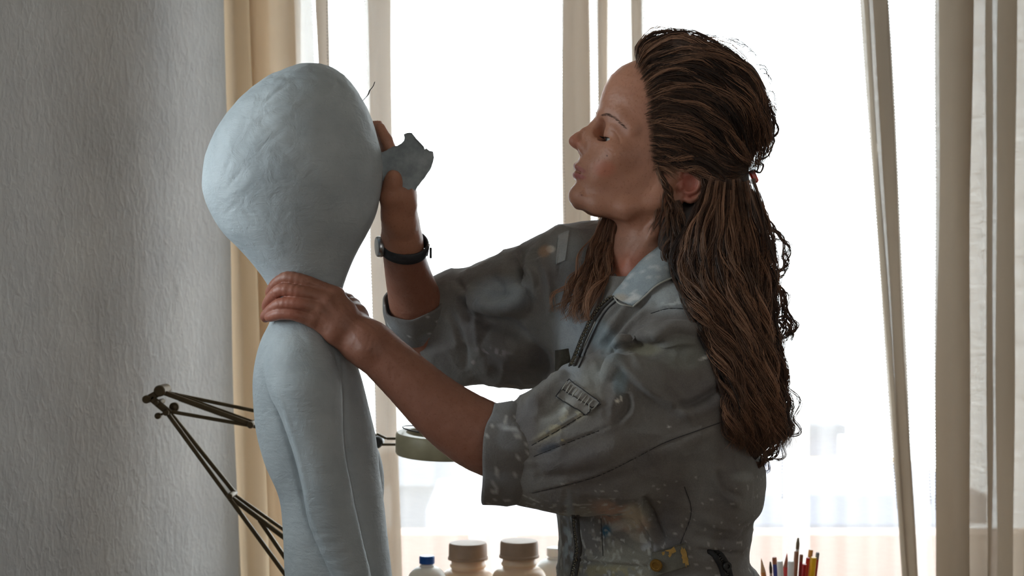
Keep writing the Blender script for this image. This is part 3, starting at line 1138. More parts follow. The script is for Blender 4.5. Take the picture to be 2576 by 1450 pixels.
# ================================================================== the woman
YAW, PITCH = math.radians(3), math.radians(20)
H0 = W(1700, 462, 70)
hf = np.array([-math.cos(PITCH) * math.cos(YAW), -math.sin(YAW), math.sin(PITCH)])
hu = np.array([math.sin(PITCH) * math.cos(YAW), 0.0, math.cos(PITCH)])
hu -= hf * (hu @ hf)
hu /= np.linalg.norm(hu)
hs = np.cross(hu, hf)          # to her left = towards the camera
if hs[1] > 0:
    hs = -hs
U = R(1.0, 70)                 # metres per photo unit at the head


def HL(a, b, s):
    return H0 + U * (a * hf + b * hu + s * hs)


def ab(px, py):
    dx, dy = px - 1700, 462 - py
    return -dx * math.cos(PITCH) + dy * math.sin(PITCH), dx * math.sin(PITCH) + dy * math.cos(PITCH)


def HP(px, py, s):
    a, b = ab(px, py)
    return HL(a, b, s)


MH = np.array([hf, hs, hu])


def htube(f, pts, k=0.006, op='u'):
    """pts (px, py, side, r) on the head"""
    for p, q in zip(pts[:-1], pts[1:]):
        f.cap(HP(p[0], p[1], p[2]), HP(q[0], q[1], q[2]), p[3] * U, q[3] * U, k, op)


def hell(f, px, py, s, ra, rs, rb, k=0.006, op='u', tilt=0.0):
    c_, s_ = math.cos(math.radians(tilt)), math.sin(math.radians(tilt))
    M = np.array([hf * c_ + hu * s_, hs, -hf * s_ + hu * c_])
    f.ell(HP(px, py, s), (ra * U, rs * U, rb * U), k, op, M)


body = Field()
# head: horizontal sections in the head's own frame
prof = [(1449, 519), (1440, 511), (1435.5, 500), (1434.5, 488), (1438, 477), (1445, 467), (1449, 457), (1450, 445), (1451, 430), (1450, 415), (1455, 400), (1462, 388), (1473, 360), (1484, 335), (1494, 314), (1498, 306),
        (1501, 296), (1504, 283), (1507, 262), (1512, 240), (1520, 218), (1536, 191), (1560, 170), (1590, 156), (1615, 150), (1660, 138)]
pr = np.array([ab(*p) for p in prof])
pb, pa = pr[:, 1], pr[:, 0]
o_ = np.argsort(pb)
pb, pa = pb[o_], pa[o_]
T = np.array([  # b, half width, a0, p, back
    (-150, 60, 95, 1.9, 40), (-135, 72, 85, 1.9, 20), (-115, 84, 70, 1.95, 0), (-90, 95, 60, 2.0, -10), (-60, 102, 50, 2.1, -25), (-20, 109, 45, 2.2, -60), (20, 117, 40, 2.3, -95), (60, 121, 40, 2.3, -125),
    (100, 126, 40, 2.35, -145), (150, 130, 40, 2.3, -155), (200, 126, 40, 2.2, -140), (240, 108, 45, 2.1, -110), (270, 82, 55, 2.0, -70), (290, 50, 60, 2.0, -20), (300, 20, 60, 2, 20)], float)


def head_fn(P):
    Q = (P - H0) / U
    A, B_, S_ = Q @ hf, Q @ hu, np.abs(Q @ hs)
    fr = np.interp(B_, pb, pa)
    w, a0, p, bk = (np.interp(B_, T[:, 0], T[:, i]) for i in (1, 2, 3, 4))
    sl = np.interp(B_, (T[1:, 0] + T[:-1, 0]) / 2, np.abs(np.diff(T[:, 1]) / np.diff(T[:, 0])))
    X = A - a0
    L = np.where(X > 0, fr - a0, a0 - bk)
    L = np.maximum(L, 5)
    xx = np.abs(X) / L
    ss = S_ / w
    k0 = (xx ** p + ss ** p + 1e-9) ** (1 / p)
    gx = (xx / k0) ** (p - 1) / L
    gs = (ss / k0) ** (p - 1) / w
    d = (k0 - 1) / np.sqrt(gx * gx + gs * gs + 1e-9) / np.sqrt(1 + np.minimum(sl, 3) ** 2)
    e = np.maximum(B_ - 298, -138.5 - B_)
    k = 16.0
    h = np.maximum(k - np.abs(d - e), 0) / k
    d = np.maximum(d, e) + h * h * k * 0.25
    return d * U


body.raw(head_fn, H0 - 310 * U, H0 + 330 * U, 0.004)
# jaw, cheeks, brow
for sg in (1, -1):
    htube(body, [(1462, 503, 14 * sg, 14), (1500, 518, 46 * sg, 14), (1570, 528, 78 * sg, 17), (1640, 512, 98 * sg, 18), (1672, 450, 106 * sg, 16)], 0.016)
    hell(body, 1548, 398, 74 * sg, 36, 34, 30, 0.020)
    hell(body, 1512, 430, 50 * sg, 30, 30, 40, 0.018)
    htube(body, [(1516, 292, 20 * sg, 11), (1530, 287, 45 * sg, 12), (1556, 300, 76 * sg, 12), (1580, 335, 98 * sg, 12)], 0.012)
    # eye socket
    hell(body, 1513, 338, 52 * sg, 24, 30, 17, 0.012, 's', 8)
    hell(body, 1505, 325, 34 * sg, 16, 14, 16, 0.012, 's', 8)
hell(body, 1459, 495, 0, 23, 34, 24, 0.012)
# nose
htube(body, [(1504, 303, 0, 9), (1490, 323, 0, 9.5), (1472, 334.5, 0, 10), (1452.5, 347.5, 0, 10.5), (1443, 356.5, 0, 11), (1445, 360, 0, 11)], 0.006)
for sg in (1, -1):
    htube(body, [(1501, 316, 10 * sg, 9), (1484, 348, 15 * sg, 11), (1474, 368, 19 * sg, 12)], 0.010)
    htube(body, [(1454, 362, 7 * sg, 9), (1467, 376, 19 * sg, 10), (1480, 387, 24 * sg, 11.5)], 0.007)
    hell(body, 1479, 390, 26 * sg, 13, 7, 12, 0.005)
    hell(body, 1466, 388, 11 * sg, 10, 5.5, 8, 0.003, 's', -30)
htube(body, [(1452, 368, 0, 7), (1463, 382, 0, 6.5)], 0.006)
# lips
for sg in (1, -1):
    htube(body, [(1450.5, 419, 4 * sg, 7), (1452.5, 422, 16 * sg, 6.5), (1461, 431, 30 * sg, 5), (1476, 444, 41 * sg, 3)], 0.006)
    htube(body, [(1450, 441, 0, 8), (1452, 442, 14 * sg, 7.5), (1461, 446, 29 * sg, 5.5), (1475, 449, 40 * sg, 3)], 0.006)
    htube(body, [(1443, 430, 0, 1.6), (1449, 432, 16 * sg, 1.8), (1459, 438, 31 * sg, 1.4), (1472, 446, 41 * sg, 1.0)], 0.004, 's')
# lids: a shell round each eyeball with the opening cut out
EYE = (1538, 352, 55)
for sg in (1, -1):
    hell(body, EYE[0], EYE[1], EYE[2] * sg, 24.5, 25, 24.5, 0.004)
    hell(body, EYE[0] + 3, EYE[1] - 14, (EYE[2] + 2) * sg, 23, 25, 13, 0.012, 'u', -8)
    # opening: a flat wedge looking forward and slightly down
    hell(body, EYE[0] - 19, EYE[1] + 7, (EYE[2] + 6) * sg, 25, 24, 6.6, 0.0015, 's', -6)
    htube(body, [(1529, 374, 40 * sg, 1.5), (1545, 374, 62 * sg, 1.6), (1560, 362, 78 * sg, 1.5)], 0.006, 's')
# ears
for sg in (1, -1):
    hell(body, 1722, 466, 112 * sg, 40, 8, 42, 0.006, 'u', -20)
    hel = [(1690, 452), (1692, 437), (1706, 427), (1727, 424), (1746, 431), (1759, 448), (1759, 468), (1750, 487), (1736, 502), (1718, 510), (1706, 505)]
    prev = None
    Hh = smooth_line([(x, y, (118 + 5 * math.sin(i * 0.33)) * sg) for i, (x, y) in enumerate(hel)], 3)
    for p, q in zip(Hh[:-1], Hh[1:]):
        body.cap(HP(*p), HP(*q), 6 * U, 6 * U, 0.003)
    ant = smooth_line([(1728, 440, 119 * sg), (1740, 455, 120 * sg), (1740, 472, 120 * sg), (1726, 488, 119 * sg), (1708, 490, 118 * sg)], 3)
    for p, q in zip(ant[:-1], ant[1:]):
        body.cap(HP(*p), HP(*q), 5 * U, 5 * U, 0.004)
    hell(body, 1716, 468, 122 * sg, 15, 9, 18, 0.004, 's', -20)
    hell(body, 1693, 476, 113 * sg, 8, 9, 9, 0.004)
# neck and upper chest
body.tube([(1690, 470, 75, 88), (1655, 560, 74, 86), (1640, 640, 78, 87), (1650, 710, 85, 96)], 0.02)
body.tube([(1646, 660, 78, 78), (1625, 760, 70, 92), (1590, 860, 50, 120)], 0.03)
body.tube([(1700, 505, -32, 16), (1650, 580, -18, 15), (1590, 660, 8, 13), (1562, 718, 30, 10)], 0.010)
body.tube([(1592, 560, 62, 12), (1574, 600, 60, 16), (1569, 660, 62, 14)], 0.012)
body.tube([(1562, 722, 24, 12), (1620, 712, -10, 12), (1700, 730, -80, 14)], 0.012)
body.tube([(1558, 724, 60, 12), (1530, 700, 150, 13), (1480, 690, 230, 14)], 0.012)
# hidden torso under the coverall
body.tube([(1690, 810, -60, 72), (1480, 760, 250, 72)], 0.04)
body.tube([(1640, 850, 80, 110), (1630, 1100, 75, 120), (1640, 1450, 70, 130), (1650, 1560, 70, 130)], 0.05)

# near arm (her left): upper arm, forearm, hand round the neck of the clay figure
hand = Field()
body.tube([(1725, 880, -115, 66), (1350, 1130, -175, 74)], 0.03)
fa = smooth_line([(1365, 1135, -172, 74), (1270, 1120, -160, 84), (1193, 1088, -150, 83), (1107, 1029, -140, 73), (1028, 956, -130, 62), (960, 893, -122, 55), (920, 858, -120, 50)], 3)
body.tube([tuple(p) for p in fa], 0.010, flat=((0.0, 1, 0), 1.12))
WR = (918, 857, -120)
fing = [
    # knuckle, joints, tip : px, py, d, r
    [(846, 742, -112, 20), (800, 722, -120, 18), (766, 708, -122, 17), (724, 699, -112, 16.5), (697, 712, -88, 15), (683, 731, -62, 14), (680, 742, -50, 12.5)],
    [(826, 757, -128, 21), (790, 744, -134, 18.5), (752, 735, -137, 17.5), (710, 729, -124, 17), (687, 745, -98, 15), (674, 764, -72, 14), (671, 776, -60, 12.5)],
    [(806, 778, -134, 21), (774, 769, -140, 18.5), (742, 764, -140, 17), (706, 766, -126, 16.5), (684, 779, -102, 15), (669, 794, -80, 13.5), (668, 800, -72, 12)],
    [(790, 806, -126, 19), (760, 797, -133, 17), (732, 790, -134, 16), (704, 790, -124, 15.5), (688, 795, -110, 13.5), (677, 799, -96, 12)],
]
for f_ in fing:
    g_ = smooth_line([(p[0], p[1], p[2], p[3] * (0.93 if 1 <= i else 1)) for i, p in enumerate(f_)], 3)
    for a_, b_ in zip(g_[:-1], g_[1:]):
        hand.tube([a_, b_], 0.0022)

palm = Field()
wr = [(900, 826, -112, 24), (906, 845, -122, 25), (903, 864, -124, 25), (893, 880, -116, 22)]
for f_, w_ in zip(fing, wr):
    k_ = f_[0]
    mid = tuple(0.5 * (a_ + b_) for a_, b_ in zip(k_, w_))
    mid = (mid[0], mid[1], mid[2] - 4, mid[3] - 1)
    palm.tube([k_, mid, w_, WR + (44,)], 0.012)
palm.tube([(850, 770, -80, 26), (900, 845, -90, 34)], 0.015)
palm.tube([(826, 815, -92, 26), (890, 862, -98, 34)], 0.015)
palm.tube([(905, 845, -112, 36), (940, 878, -120, 52)], 0.015)
# thumb going to the far side
palm.tube([(912, 826, -80, 30), (894, 795, -40, 27), (886, 772, 0, 22)], 0.012)
palm.tube([(887, 772, 0, 19), (876, 757, 34, 16), (866, 752, 62, 15), (846, 748, 84, 13)], 0.005)
# knuckles and tendons
for f_ in fing:
    k_ = f_[0]
    palm.E(k_[0] - 1, k_[1], k_[2] - 9, 13, 12, 10, 0.006)
    j_ = f_[3]
    palm.E(j_[0] + 2, j_[1] - 1, j_[2] - 4, 9, 10, 9, 0.006)
for (x0, y0, d0), (x1, y1, d1) in (((840, 744, -128), (912, 842, -142)), ((824, 760, -146), (906, 852, -146)), ((806, 782, -150), (898, 862, -144))):
    palm.tube([(x0, y0, d0, 6), (x1, y1, d1, 6)], 0.006)
palm.E(924, 880, -160, 14, 12, 12, 0.012)


def hand_fn(P):
    d1, d2 = hand(P), palm(P)
    k = 0.004
    h = np.maximum(k - np.abs(d1 - d2), 0) / k
    return np.minimum(d1, d2) - h * h * k * 0.25


hlo, hhi = W(640, 930, -200), W(990, 650, 110)
body.raw(hand_fn, np.minimum(hlo, hhi) + 0.02, np.maximum(hlo, hhi) - 0.02, 0.010)

# far arm (her right): palm presses the sandpaper to the head
body.tube([(1440, 760, 270, 74), (1085, 880, 400, 68)], 0.03)
fr_ = smooth_line([(1085, 890, 400, 74), (1062, 830, 352, 70), (1045, 760, 290, 62), (1026, 690, 225, 52), (1014, 630, 165, 46), (1010, 596, 130, 46)], 3)
body.tube([tuple(p) for p in fr_], 0.010)
body.tube([(1010, 600, 134, 44), (1008, 560, 104, 42), (1004, 520, 84, 38), (1004, 478, 68, 36), (1000, 440, 58, 33)], 0.012, flat=((1, 0.2, 0), 1.0))
body.tube([(1000, 560, 80, 34), (1006, 500, 60, 34), (998, 450, 52, 30)], 0.012)
# heel of the thumb and thumb on the near side of the paper
body.tube([(985, 545, 56, 24), (985, 495, 30, 25), (988, 458, 12, 21)], 0.012)
body.tube([(988, 460, 12, 19), (989, 444, 4, 16)], 0.006)
body.tube([(1022, 570, 92, 18), (1028, 520, 62, 15), (1018, 480, 40, 12)], 0.008)
# fingers flat against the figure, pointing up behind its outline
for pts in ([(1000, 440, 56, 17), (988, 390, 56, 16), (972, 352, 60, 15), (956, 322, 64, 13)],
            [(996, 440, 74, 17), (978, 380, 80, 16), (958, 330, 88, 14), (942, 300, 92, 12.5)],
            [(994, 442, 98, 16), (975, 390, 108, 15), (958, 345, 116, 13.5), (944, 316, 120, 12)],
            [(992, 450, 120, 15), (975, 405, 132, 14), (962, 372, 138, 12)]):
    for a_, b_ in zip(pts[:-1], pts[1:]):
        body.tube([a_, b_], 0.0035)


def skin_disp(V, nn):
    x, y = to_px(V)
    L = [  # wrinkles and folds of the skin: (points), width, height
        ([(1489, 394), (1492, 410), (1488, 430), (1484, 452), (1487, 470)], 5, -1.1), ([(1484, 470), (1488, 480), (1482, 492)], 7, -1.0),
        ([(1468, 478), (1473, 486), (1472, 494)], 8, -2.0), ([(1528, 372), (1540, 380), (1553, 378), (1561, 370)], 2.5, -1.0),
        ([(1525, 378), (1534, 388), (1548, 389)], 2.5, -0.6), ([(1532, 326), (1545, 330), (1556, 345), (1562, 362)], 3, -1.2),
        ([(1510, 243), (1530, 236), (1552, 232)], 2, -.5), ([(1505, 262), (1520, 255), (1545, 250)], 2, -.4), ([(1498, 396), (1508, 400)], 8, 1.0),
        ([(702, 716), (708, 722), (709, 731)], 1.6, -.4), ([(697, 757), (702, 765), (700, 774)], 1.6, -.4), ([(770, 715), (800, 722), (822, 728)], 3, -1.6), ([(745, 750), (780, 752), (805, 760)], 3, -1.6), ([(730, 778), (765, 782), (795, 790)], 3, -1.2),
        ([(862, 760), (890, 790), (925, 812), (950, 830)], 3, -1.3), ([(856, 775), (885, 808), (915, 830)], 3, 1.0), ([(930, 845), (925, 870), (912, 890)], 2.5, -0.7), ([(942, 850), (938, 880), (926, 896)], 2.5, -0.7),
        ([(1010, 470), (1018, 500), (1024, 525)], 3, -1.5), ([(1000, 600), (1020, 610), (1045, 600)], 3, -0.8), ([(975, 590), (985, 620)], 3, 1.0),
        ([(1000, 860), (1080, 930), (1180, 1010)], 10, -1.2), ([(940, 870), (1010, 930), (1090, 1010)], 8, 0.9), ([(1640, 560), (1600, 640), (1560, 700)], 6, -1.0)]
    return folds(V, nn, L, ymax=0.5) / S + 0.00022 * vnoise(V, 240, 8) + 0.00018 * vnoise(V, 75, 5)


lo, hi = W(1395, 610, 0), W(1990, 60, 0)
parts = []
hb = 1.30, 1.78
Va, Fa, na = mesh_field(body, (0.055, 2.04, 1.44), (0.33, 2.36, 1.75), 0.00115, 1.5)
Vb, Fb, nb = mesh_field(body, (-0.375, 2.04, 1.12), (0.02, 2.50, 1.64), 0.0016, 1.6)
Vc, Fc_, nc = mesh_field(body, (0.00, 2.00, 0.90), (0.36, 2.48, 1.4425), 0.0045, 1.6)
Vall = np.vstack([Va, Vb, Vc])
Fall = np.vstack([Fa, Fb + len(Va), Fc_ + len(Va) + len(Vb)])
nall = np.vstack([na, nb, nc])
Vall = Vall + nall * skin_disp(Vall, nall)[:, None]
body_bvh = BVHTree.FromPolygons([tuple(v) for v in Vall], [tuple(int(i) for i in f) for f in Fall])


def skin_mat():
    M = Mat('skin')
    at = M.n('ShaderNodeAttribute', attribute_name='tone')
    n = M.noise(60, 4, 0.6)
    c = M.mix(M.ramp(n, [(0.35, (0, 0, 0)), (0.75, (0.32,) * 3)]), at.outputs['Color'], (0.36, 0.165, 0.115, 1))
    fr2 = M.ramp(M.noise(330, 2, 0.5), [(0.30, (0.72, 0.62, 0.55)), (0.42, (1, 1, 1))])
    c = M.mix(0.5, c, fr2, 'MULTIPLY')
    M.l(c, M.b.inputs['Base Color'])
    M.set(Roughness=0.48)
    M.b.inputs['Subsurface Weight'].default_value = 0.12
    M.b.inputs['Subsurface Radius'].default_value = (0.010, 0.004, 0.002)
    M.b.inputs['Subsurface Scale'].default_value = 0.6
    M.b.inputs['Specular IOR Level'].default_value = 0.45
    b = M.bump(M.noise(900, 2, 0.6), 0.25, 0.0004)
    b = M.bump(M.noise(260, 3, 0.6), 0.22, 0.0008, b)
    M.l(b, M.b.inputs['Normal'])
    return M.m


def color_attr(me, name, C):
    a_ = me.color_attributes.new(name, 'FLOAT_COLOR', 'POINT')
    C = np.hstack([C, np.ones((len(C), 1))]).astype(np.float32)
    a_.data.foreach_set('color', C.ravel())


def blob(x, y, cx, cy, rx, ry, ang=0, soft=0.5):
    c_, s_ = math.cos(math.radians(ang)), math.sin(math.radians(ang))
    u_ = ((x - cx) * c_ - (y - cy) * s_) / rx
    v_ = ((x - cx) * s_ + (y - cy) * c_) / ry
    return sstep(1 + soft, 1 - soft, np.hypot(u_, v_))


x, y = to_px(Vall)
base_c = np.array(sc((174, 123, 99))[:3])
C = np.tile(base_c, (len(Vall), 1))


def tint(C, m, col):
    return C * (1 - m[:, None]) + np.array(sc(col)[:3]) * m[:, None]


C = tint(C, 0.4 * blob(x, y, 1520, 425, 26, 20), (200, 110, 85))
C = tint(C, 0.35 * blob(x, y, 1440, 358, 18, 18), (196, 108, 90))
face = (x < 1500)
C = tint(C, 0.8 * blob(x, y, 1455, 424, 22, 6.5, -28, .35), (150, 80, 78))
C = tint(C, 0.85 * blob(x, y, 1453, 443, 20, 7, -14, .35), (160, 84, 84))
C = tint(C, 0.5 * blob(x, y, 1732, 468, 26, 40), (190, 92, 88))
C = tint(C, 0.9 * blob(x, y, 1527, 392, 2.2, 2.2, 0, .4), (92, 50, 38))
C = tint(C, 0.7 * blob(x, y, 1463, 491, 2.0, 2.0, 0, .4), (90, 50, 42))
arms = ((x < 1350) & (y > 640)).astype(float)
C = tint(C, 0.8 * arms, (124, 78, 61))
C = tint(C, 0.5 * blob(x, y, 1600, 700, 70, 60), (205, 112, 90))
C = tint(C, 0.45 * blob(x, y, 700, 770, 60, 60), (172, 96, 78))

person = empty('person', (0.2, 2.25, 0.0), 'woman with long wavy brown hair in grey paint-stained coverall, sanding the clay head', 'person')
m_skin = skin_mat()
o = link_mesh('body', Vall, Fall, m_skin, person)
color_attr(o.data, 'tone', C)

# eyes
m_eyew = Mat('eyeball')
nv = m_eyew.n('ShaderNodeTexCoord').outputs['Object']
m_eyew.set(Base_Color=(0.62, 0.58, 0.54, 1), Roughness=0.12)
m_iris = simple('iris', (70, 78, 80), 0.15)
m_pupil = simple('pupil', (8, 8, 8), 0.1)
for sg in (1, -1):
    c_ = HP(EYE[0], EYE[1], EYE[2] * sg)
    gaze = Vector(hf * 0.97 - hu * 0.22 + hs * 0.05).normalized()
    r_ = 21.5 * U
    e_ = MB().lathe(c_, [(r_ * math.sin(t_), -r_ * math.cos(t_)) for t_ in np.linspace(0.05, pi - 0.52, 24)], 32, gaze)
    e_ = e_.build('eye', m_eyew.m, person)
    MB().lathe(c_, [(r_ * 0.52, r_ * 0.85), (r_ * 0.45, r_ * 0.93), (r_ * 0.24, r_ * 0.985)], 28, gaze).build('iris', m_iris, e_)
    MB().lathe(c_, [(r_ * 0.25, r_ * 0.984), (r_ * 0.12, r_ * 1.0), (0.0001, r_ * 1.003)], 24, gaze).build('pupil', m_pupil, e_)
# ------------------------------------------------------------------ coverall
jk = Field()
wdir = np.array([-0.55, 0.83, 0])
tdir = np.array([0.83, 0.55, 0])


def loft_yaw(field, rows, k):
    """rows: (py, left x, right x, d) turned oval sections"""
    A = smooth_line(rows, 5)
    z = CAMZ - (A[:, 0] - 725) * (D0 + 75 / S) / F
    o = np.argsort(z)
    A, z = A[o], z[o]
    kx = (D0 + 75 / S) / F
    cx = ((A[:, 1] + A[:, 2]) / 2 - 1288) * kx
    hx = (A[:, 2] - A[:, 1]) / 2 * kx
    yc = D0 + A[:, 3] / S
    aw, bt = hx * 1.29, hx * 0.85

    def fn(P):
        c, a_, b_, y0 = (np.interp(P[:, 2], z, q) for q in (cx, aw, bt, yc))
        X, Y = P[:, 0] - c, P[:, 1] - y0
        u_, v_ = X * wdir[0] + Y * wdir[1], X * tdir[0] + Y * tdir[1]
        k0 = np.sqrt((u_ / a_) ** 2 + (v_ / b_) ** 2) + 1e-9
        k1 = np.sqrt((u_ / a_ ** 2) ** 2 + (v_ / b_ ** 2) ** 2) + 1e-9
        return np.maximum(k0 * (k0 - 1) / k1 * 0.9, np.maximum(P[:, 2] - z[-1], z[0] - P[:, 2]))
    field.raw(fn, (cx.min() - aw.max(), D0 - aw.max(), z[0]), (cx.max() + aw.max(), D0 + 0.04 + aw.max(), z[-1]), k)


loft_yaw(jk, [(700, 1470, 1760, 80), (740, 1425, 1810, 78), (800, 1397, 1835, 75), (900, 1390, 1850, 75), (980, 1387, 1862, 75), (1100, 1392, 1880, 75), (1170, 1396, 1900, 75), (1220, 1400, 1903, 75), (1262, 1403, 1893, 75), (1290, 1406, 1875, 75),
              (1340, 1412, 1868, 75), (1385, 1414, 1866, 75), (1405, 1412, 1872, 75), (1450, 1408, 1905, 75), (1530, 1404, 1940, 75), (1640, 1425, 1925, 75), (1720, 1460, 1880, 75), (1780, 1500, 1830, 75)], 0.05)
jk.tube([(1715, 810, -100, 98), (1640, 735, 90, 86), (1450, 690, 262, 116)], 0.03)
jk.tube([(1500, 640, 230, 84), (1560, 640, 190, 70)], 0.02)
jk.tube([(1735, 860, -112, 112), (1735, 1000, -130, 150), (1680, 1040, -140, 172), (1510, 1098, -160, 188), (1400, 1130, -168, 150), (1325, 1144, -165, 120)], 0.03, flat=((0.1, 1, 0), 1.35))
jk.tube([(1052, 806, 338, 72), (1110, 800, 368, 96), (1130, 862, 380, 94), (1200, 822, 365, 138), (1310, 802, 320, 163), (1440, 762, 262, 186)], 0.025, flat=((0, 1, 0), 1.2))
# fold over the back of the waist
jk.tube([(1880, 1180, 40, 24), (1886, 1240, 60, 26), (1850, 1275, -60, 18)], 0.02)
# big cloth folds as volumes
jk.tube([(1545, 925, -270, 22), (1610, 955, -262, 24), (1690, 1020, -240, 22), (1740, 1075, -225, 14)], 0.03)
jk.tube([(1560, 868, -195, 14), (1650, 838, -212, 16), (1740, 838, -210, 14)], 0.02)
jk.tube([(1395, 960, -225, 18), (1350, 1010, -240, 16)], 0.02)
jk.tube([(1180, 742, 225, 12), (1240, 786, 176, 18), (1290, 770, 152, 20), (1334, 700, 158, 16), (1352, 640, 185, 8)], 0.018)
jk.tube([(1185, 800, 205, 8), (1285, 838, 146, 15), (1350, 890, 120, 12), (1392, 945, 110, 8)], 0.02, 's')
jk.tube([(1300, 640, 215, 12), (1312, 690, 170, 12), (1318, 735, 150, 8)], 0.015, 's')
jk.tube([(1500, 925, -262, 10), (1545, 898, -232, 12), (1600, 868, -208, 12), (1650, 866, -222, 8)], 0.014, 's')
jk.tube([(1690, 1036, -262, 8), (1760, 1020, -235, 13), (1830, 975, -190, 10)], 0.014, 's')
jk.tube([(1622, 1255, -110, 12), (1645, 1320, -95, 16), (1672, 1368, -90, 10)], 0.012, 's')
# opening for neck and chest
jk.tube([(1655, 560, 74, 96), (1640, 645, 76, 97), (1630, 700, 70, 84)], 0.006, 's')
jk.tube([(1636, 660, 40, 70), (1588, 720, 0, 40), (1550, 748, -25, 14)], 0.006, 's')
# hole of the sleeves
jk.tube([(1300, 1140, -165, 104), (1370, 1135, -168, 100)], 0.006, 's', flat=((0.1, 1, 0), 1.25))
# trousers
for sgx, dd in ((-1, 190), (1, -40)):
    jk.tube([(1668 - 10 * sgx, 1600, dd, 165), (1660 - 20 * sgx, 2000, dd, 120), (1650 - 20 * sgx, 2700, dd, 78), (1645 - 20 * sgx, 3050, dd, 72)], 0.03)


def jk_disp(V, nn):
    x, y = to_px(V)
    L = [
        ([(1529, 893), (1571, 870), (1622, 867)], 7, -9), ([(1525, 905), (1575, 900), (1620, 930)], 10, 5),
        ([(1692, 1023), (1752, 1012), (1828, 963)], 9, -10), ([(1700, 1045), (1765, 1035), (1830, 990)], 12, 5),
        ([(1556, 914), (1632, 979), (1703, 1023), (1745, 1072)], 9, 6), ([(1548, 930), (1622, 1000), (1690, 1048)], 11, -6),
        ([(1332, 1241), (1507, 1197), (1670, 1115), (1822, 1060)], 3, -2.5), ([(1332, 1236), (1507, 1192), (1670, 1110), (1822, 1055)], 5, 1.5),
        ([(1338, 1121), (1414, 1077), (1512, 1017)], 3, -3.2), ([(1338, 1113), (1414, 1069), (1512, 1009)], 4, 2.4),
        ([(1343, 1148), (1430, 1113), (1507, 1083), (1560, 1060)], 3, -2.4), ([(1345, 1142), (1430, 1107), (1507, 1077)], 3, 1.5),
        ([(1578, 990), (1576, 1030), (1540, 1070)], 9, -7), ([(1592, 985), (1592, 1035), (1565, 1070)], 9, 5), ([(1545, 960), (1550, 1000), (1530, 1040)], 12, 4),
        ([(1637, 789), (1680, 777), (1725, 778), (1770, 788), (1805, 806)], 2.6, -3.6), ([(1637, 783), (1680, 771), (1725, 772), (1770, 782)], 4, 2.6),
        ([(1501, 887), (1561, 794), (1600, 750), (1686, 707)], 9, 7), ([(1478, 880), (1530, 800), (1590, 752)], 8, -6), ([(1516, 893), (1575, 808), (1640, 745)], 7, -6), ([(1530, 890), (1590, 815), (1650, 765)], 8, 5),
        ([(1640, 845), (1700, 822), (1780, 830)], 11, 6), ([(1650, 880), (1720, 862), (1800, 880)], 14, 5), ([(1640, 905), (1700, 935), (1760, 940)], 18, 5), ([(1640, 865), (1700, 842), (1760, 848)], 8, -5),
        ([(1410, 1060), (1450, 1000), (1490, 960)], 14, 4), ([(1350, 1060), (1400, 1030), (1440, 985)], 12, -5), ([(1360, 1180), (1480, 1150), (1600, 1100)], 22, 5), ([(1400, 1225), (1520, 1215), (1650, 1170)], 16, -4),
        ([(1630, 1150), (1720, 1110), (1800, 1080)], 20, 5), ([(1345, 1200), (1420, 1195), (1500, 1175)], 12, -4),
        # far sleeve
        ([(1196, 761), (1240, 782), (1290, 765), (1332, 701)], 16, 12), ([(1150, 760), (1200, 800), (1289, 825), (1350, 880), (1387, 941)], 18, -12), ([(1294, 642), (1338, 701), (1360, 760)], 10, 8), ([(1310, 660), (1330, 720)], 10, -7),
        ([(1130, 780), (1160, 850), (1175, 930)], 10, -8), ([(1160, 720), (1195, 800), (1210, 900)], 10, 7), ([(1215, 860), (1280, 900), (1340, 905)], 18, 8), ([(1360, 650), (1385, 720), (1390, 800)], 10, 7), ([(1150, 705), (1170, 740), (1165, 780)], 8, -8),
        ([(1400, 600), (1408, 650), (1404, 700)], 3, -4), ([(1230, 690), (1260, 720), (1275, 760)], 12, -6), ([(1230, 930), (1300, 945), (1380, 930)], 14, -5),
        # front and waist
        ([(1396, 800), (1420, 870), (1408, 960)], 14, 5), ([(1440, 800), (1450, 860)], 12, -4),
        ([(1618, 1245), (1640, 1310), (1672, 1370)], 12, -14), ([(1600, 1250), (1625, 1320), (1650, 1370)], 8, 5), ([(1720, 1220), (1738, 1290), (1710, 1370)], 3, -2.5), ([(1790, 1200), (1830, 1250), (1860, 1270)], 10, 7), ([(1800, 1180), (1815, 1230), (1870, 1255)], 8, -7),
        ([(1740, 1290), (1800, 1320), (1865, 1335)], 14, 5), ([(1750, 1385), (1810, 1392), (1868, 1393)], 5, -8), ([(1430, 1405), (1520, 1420), (1640, 1428)], 4, -6), ([(1420, 1400), (1520, 1412), (1640, 1420)], 5, 4),
        ([(1510, 1322), (1580, 1380), (1640, 1410)], 3, -3), ([(1745, 1345), (1800, 1362), (1860, 1362)], 10, -4), ([(1510, 1300), (1516, 1400)], 2.4, -2)]
    d = 1.9 * folds(V, nn, L) / S
    w1 = 1 - np.abs(vnoise(V * np.array([1.0, 1.0, 1.7]), 13, 41)) * 2
    w2 = 1 - np.abs(vnoise(V * np.array([1.6, 1.0, 1.0]), 24, 42)) * 2
    d += 0.0030 * np.maximum(w1, 0) ** 2 + 0.0014 * np.maximum(w2, 0) ** 2
    d += 0.0026 * vnoise(V, 9, 21) + 0.0016 * vnoise(V * np.array([1.0, 1.0, 2.2]), 18, 22) + 0.0007 * vnoise(V, 55, 23)
    return d


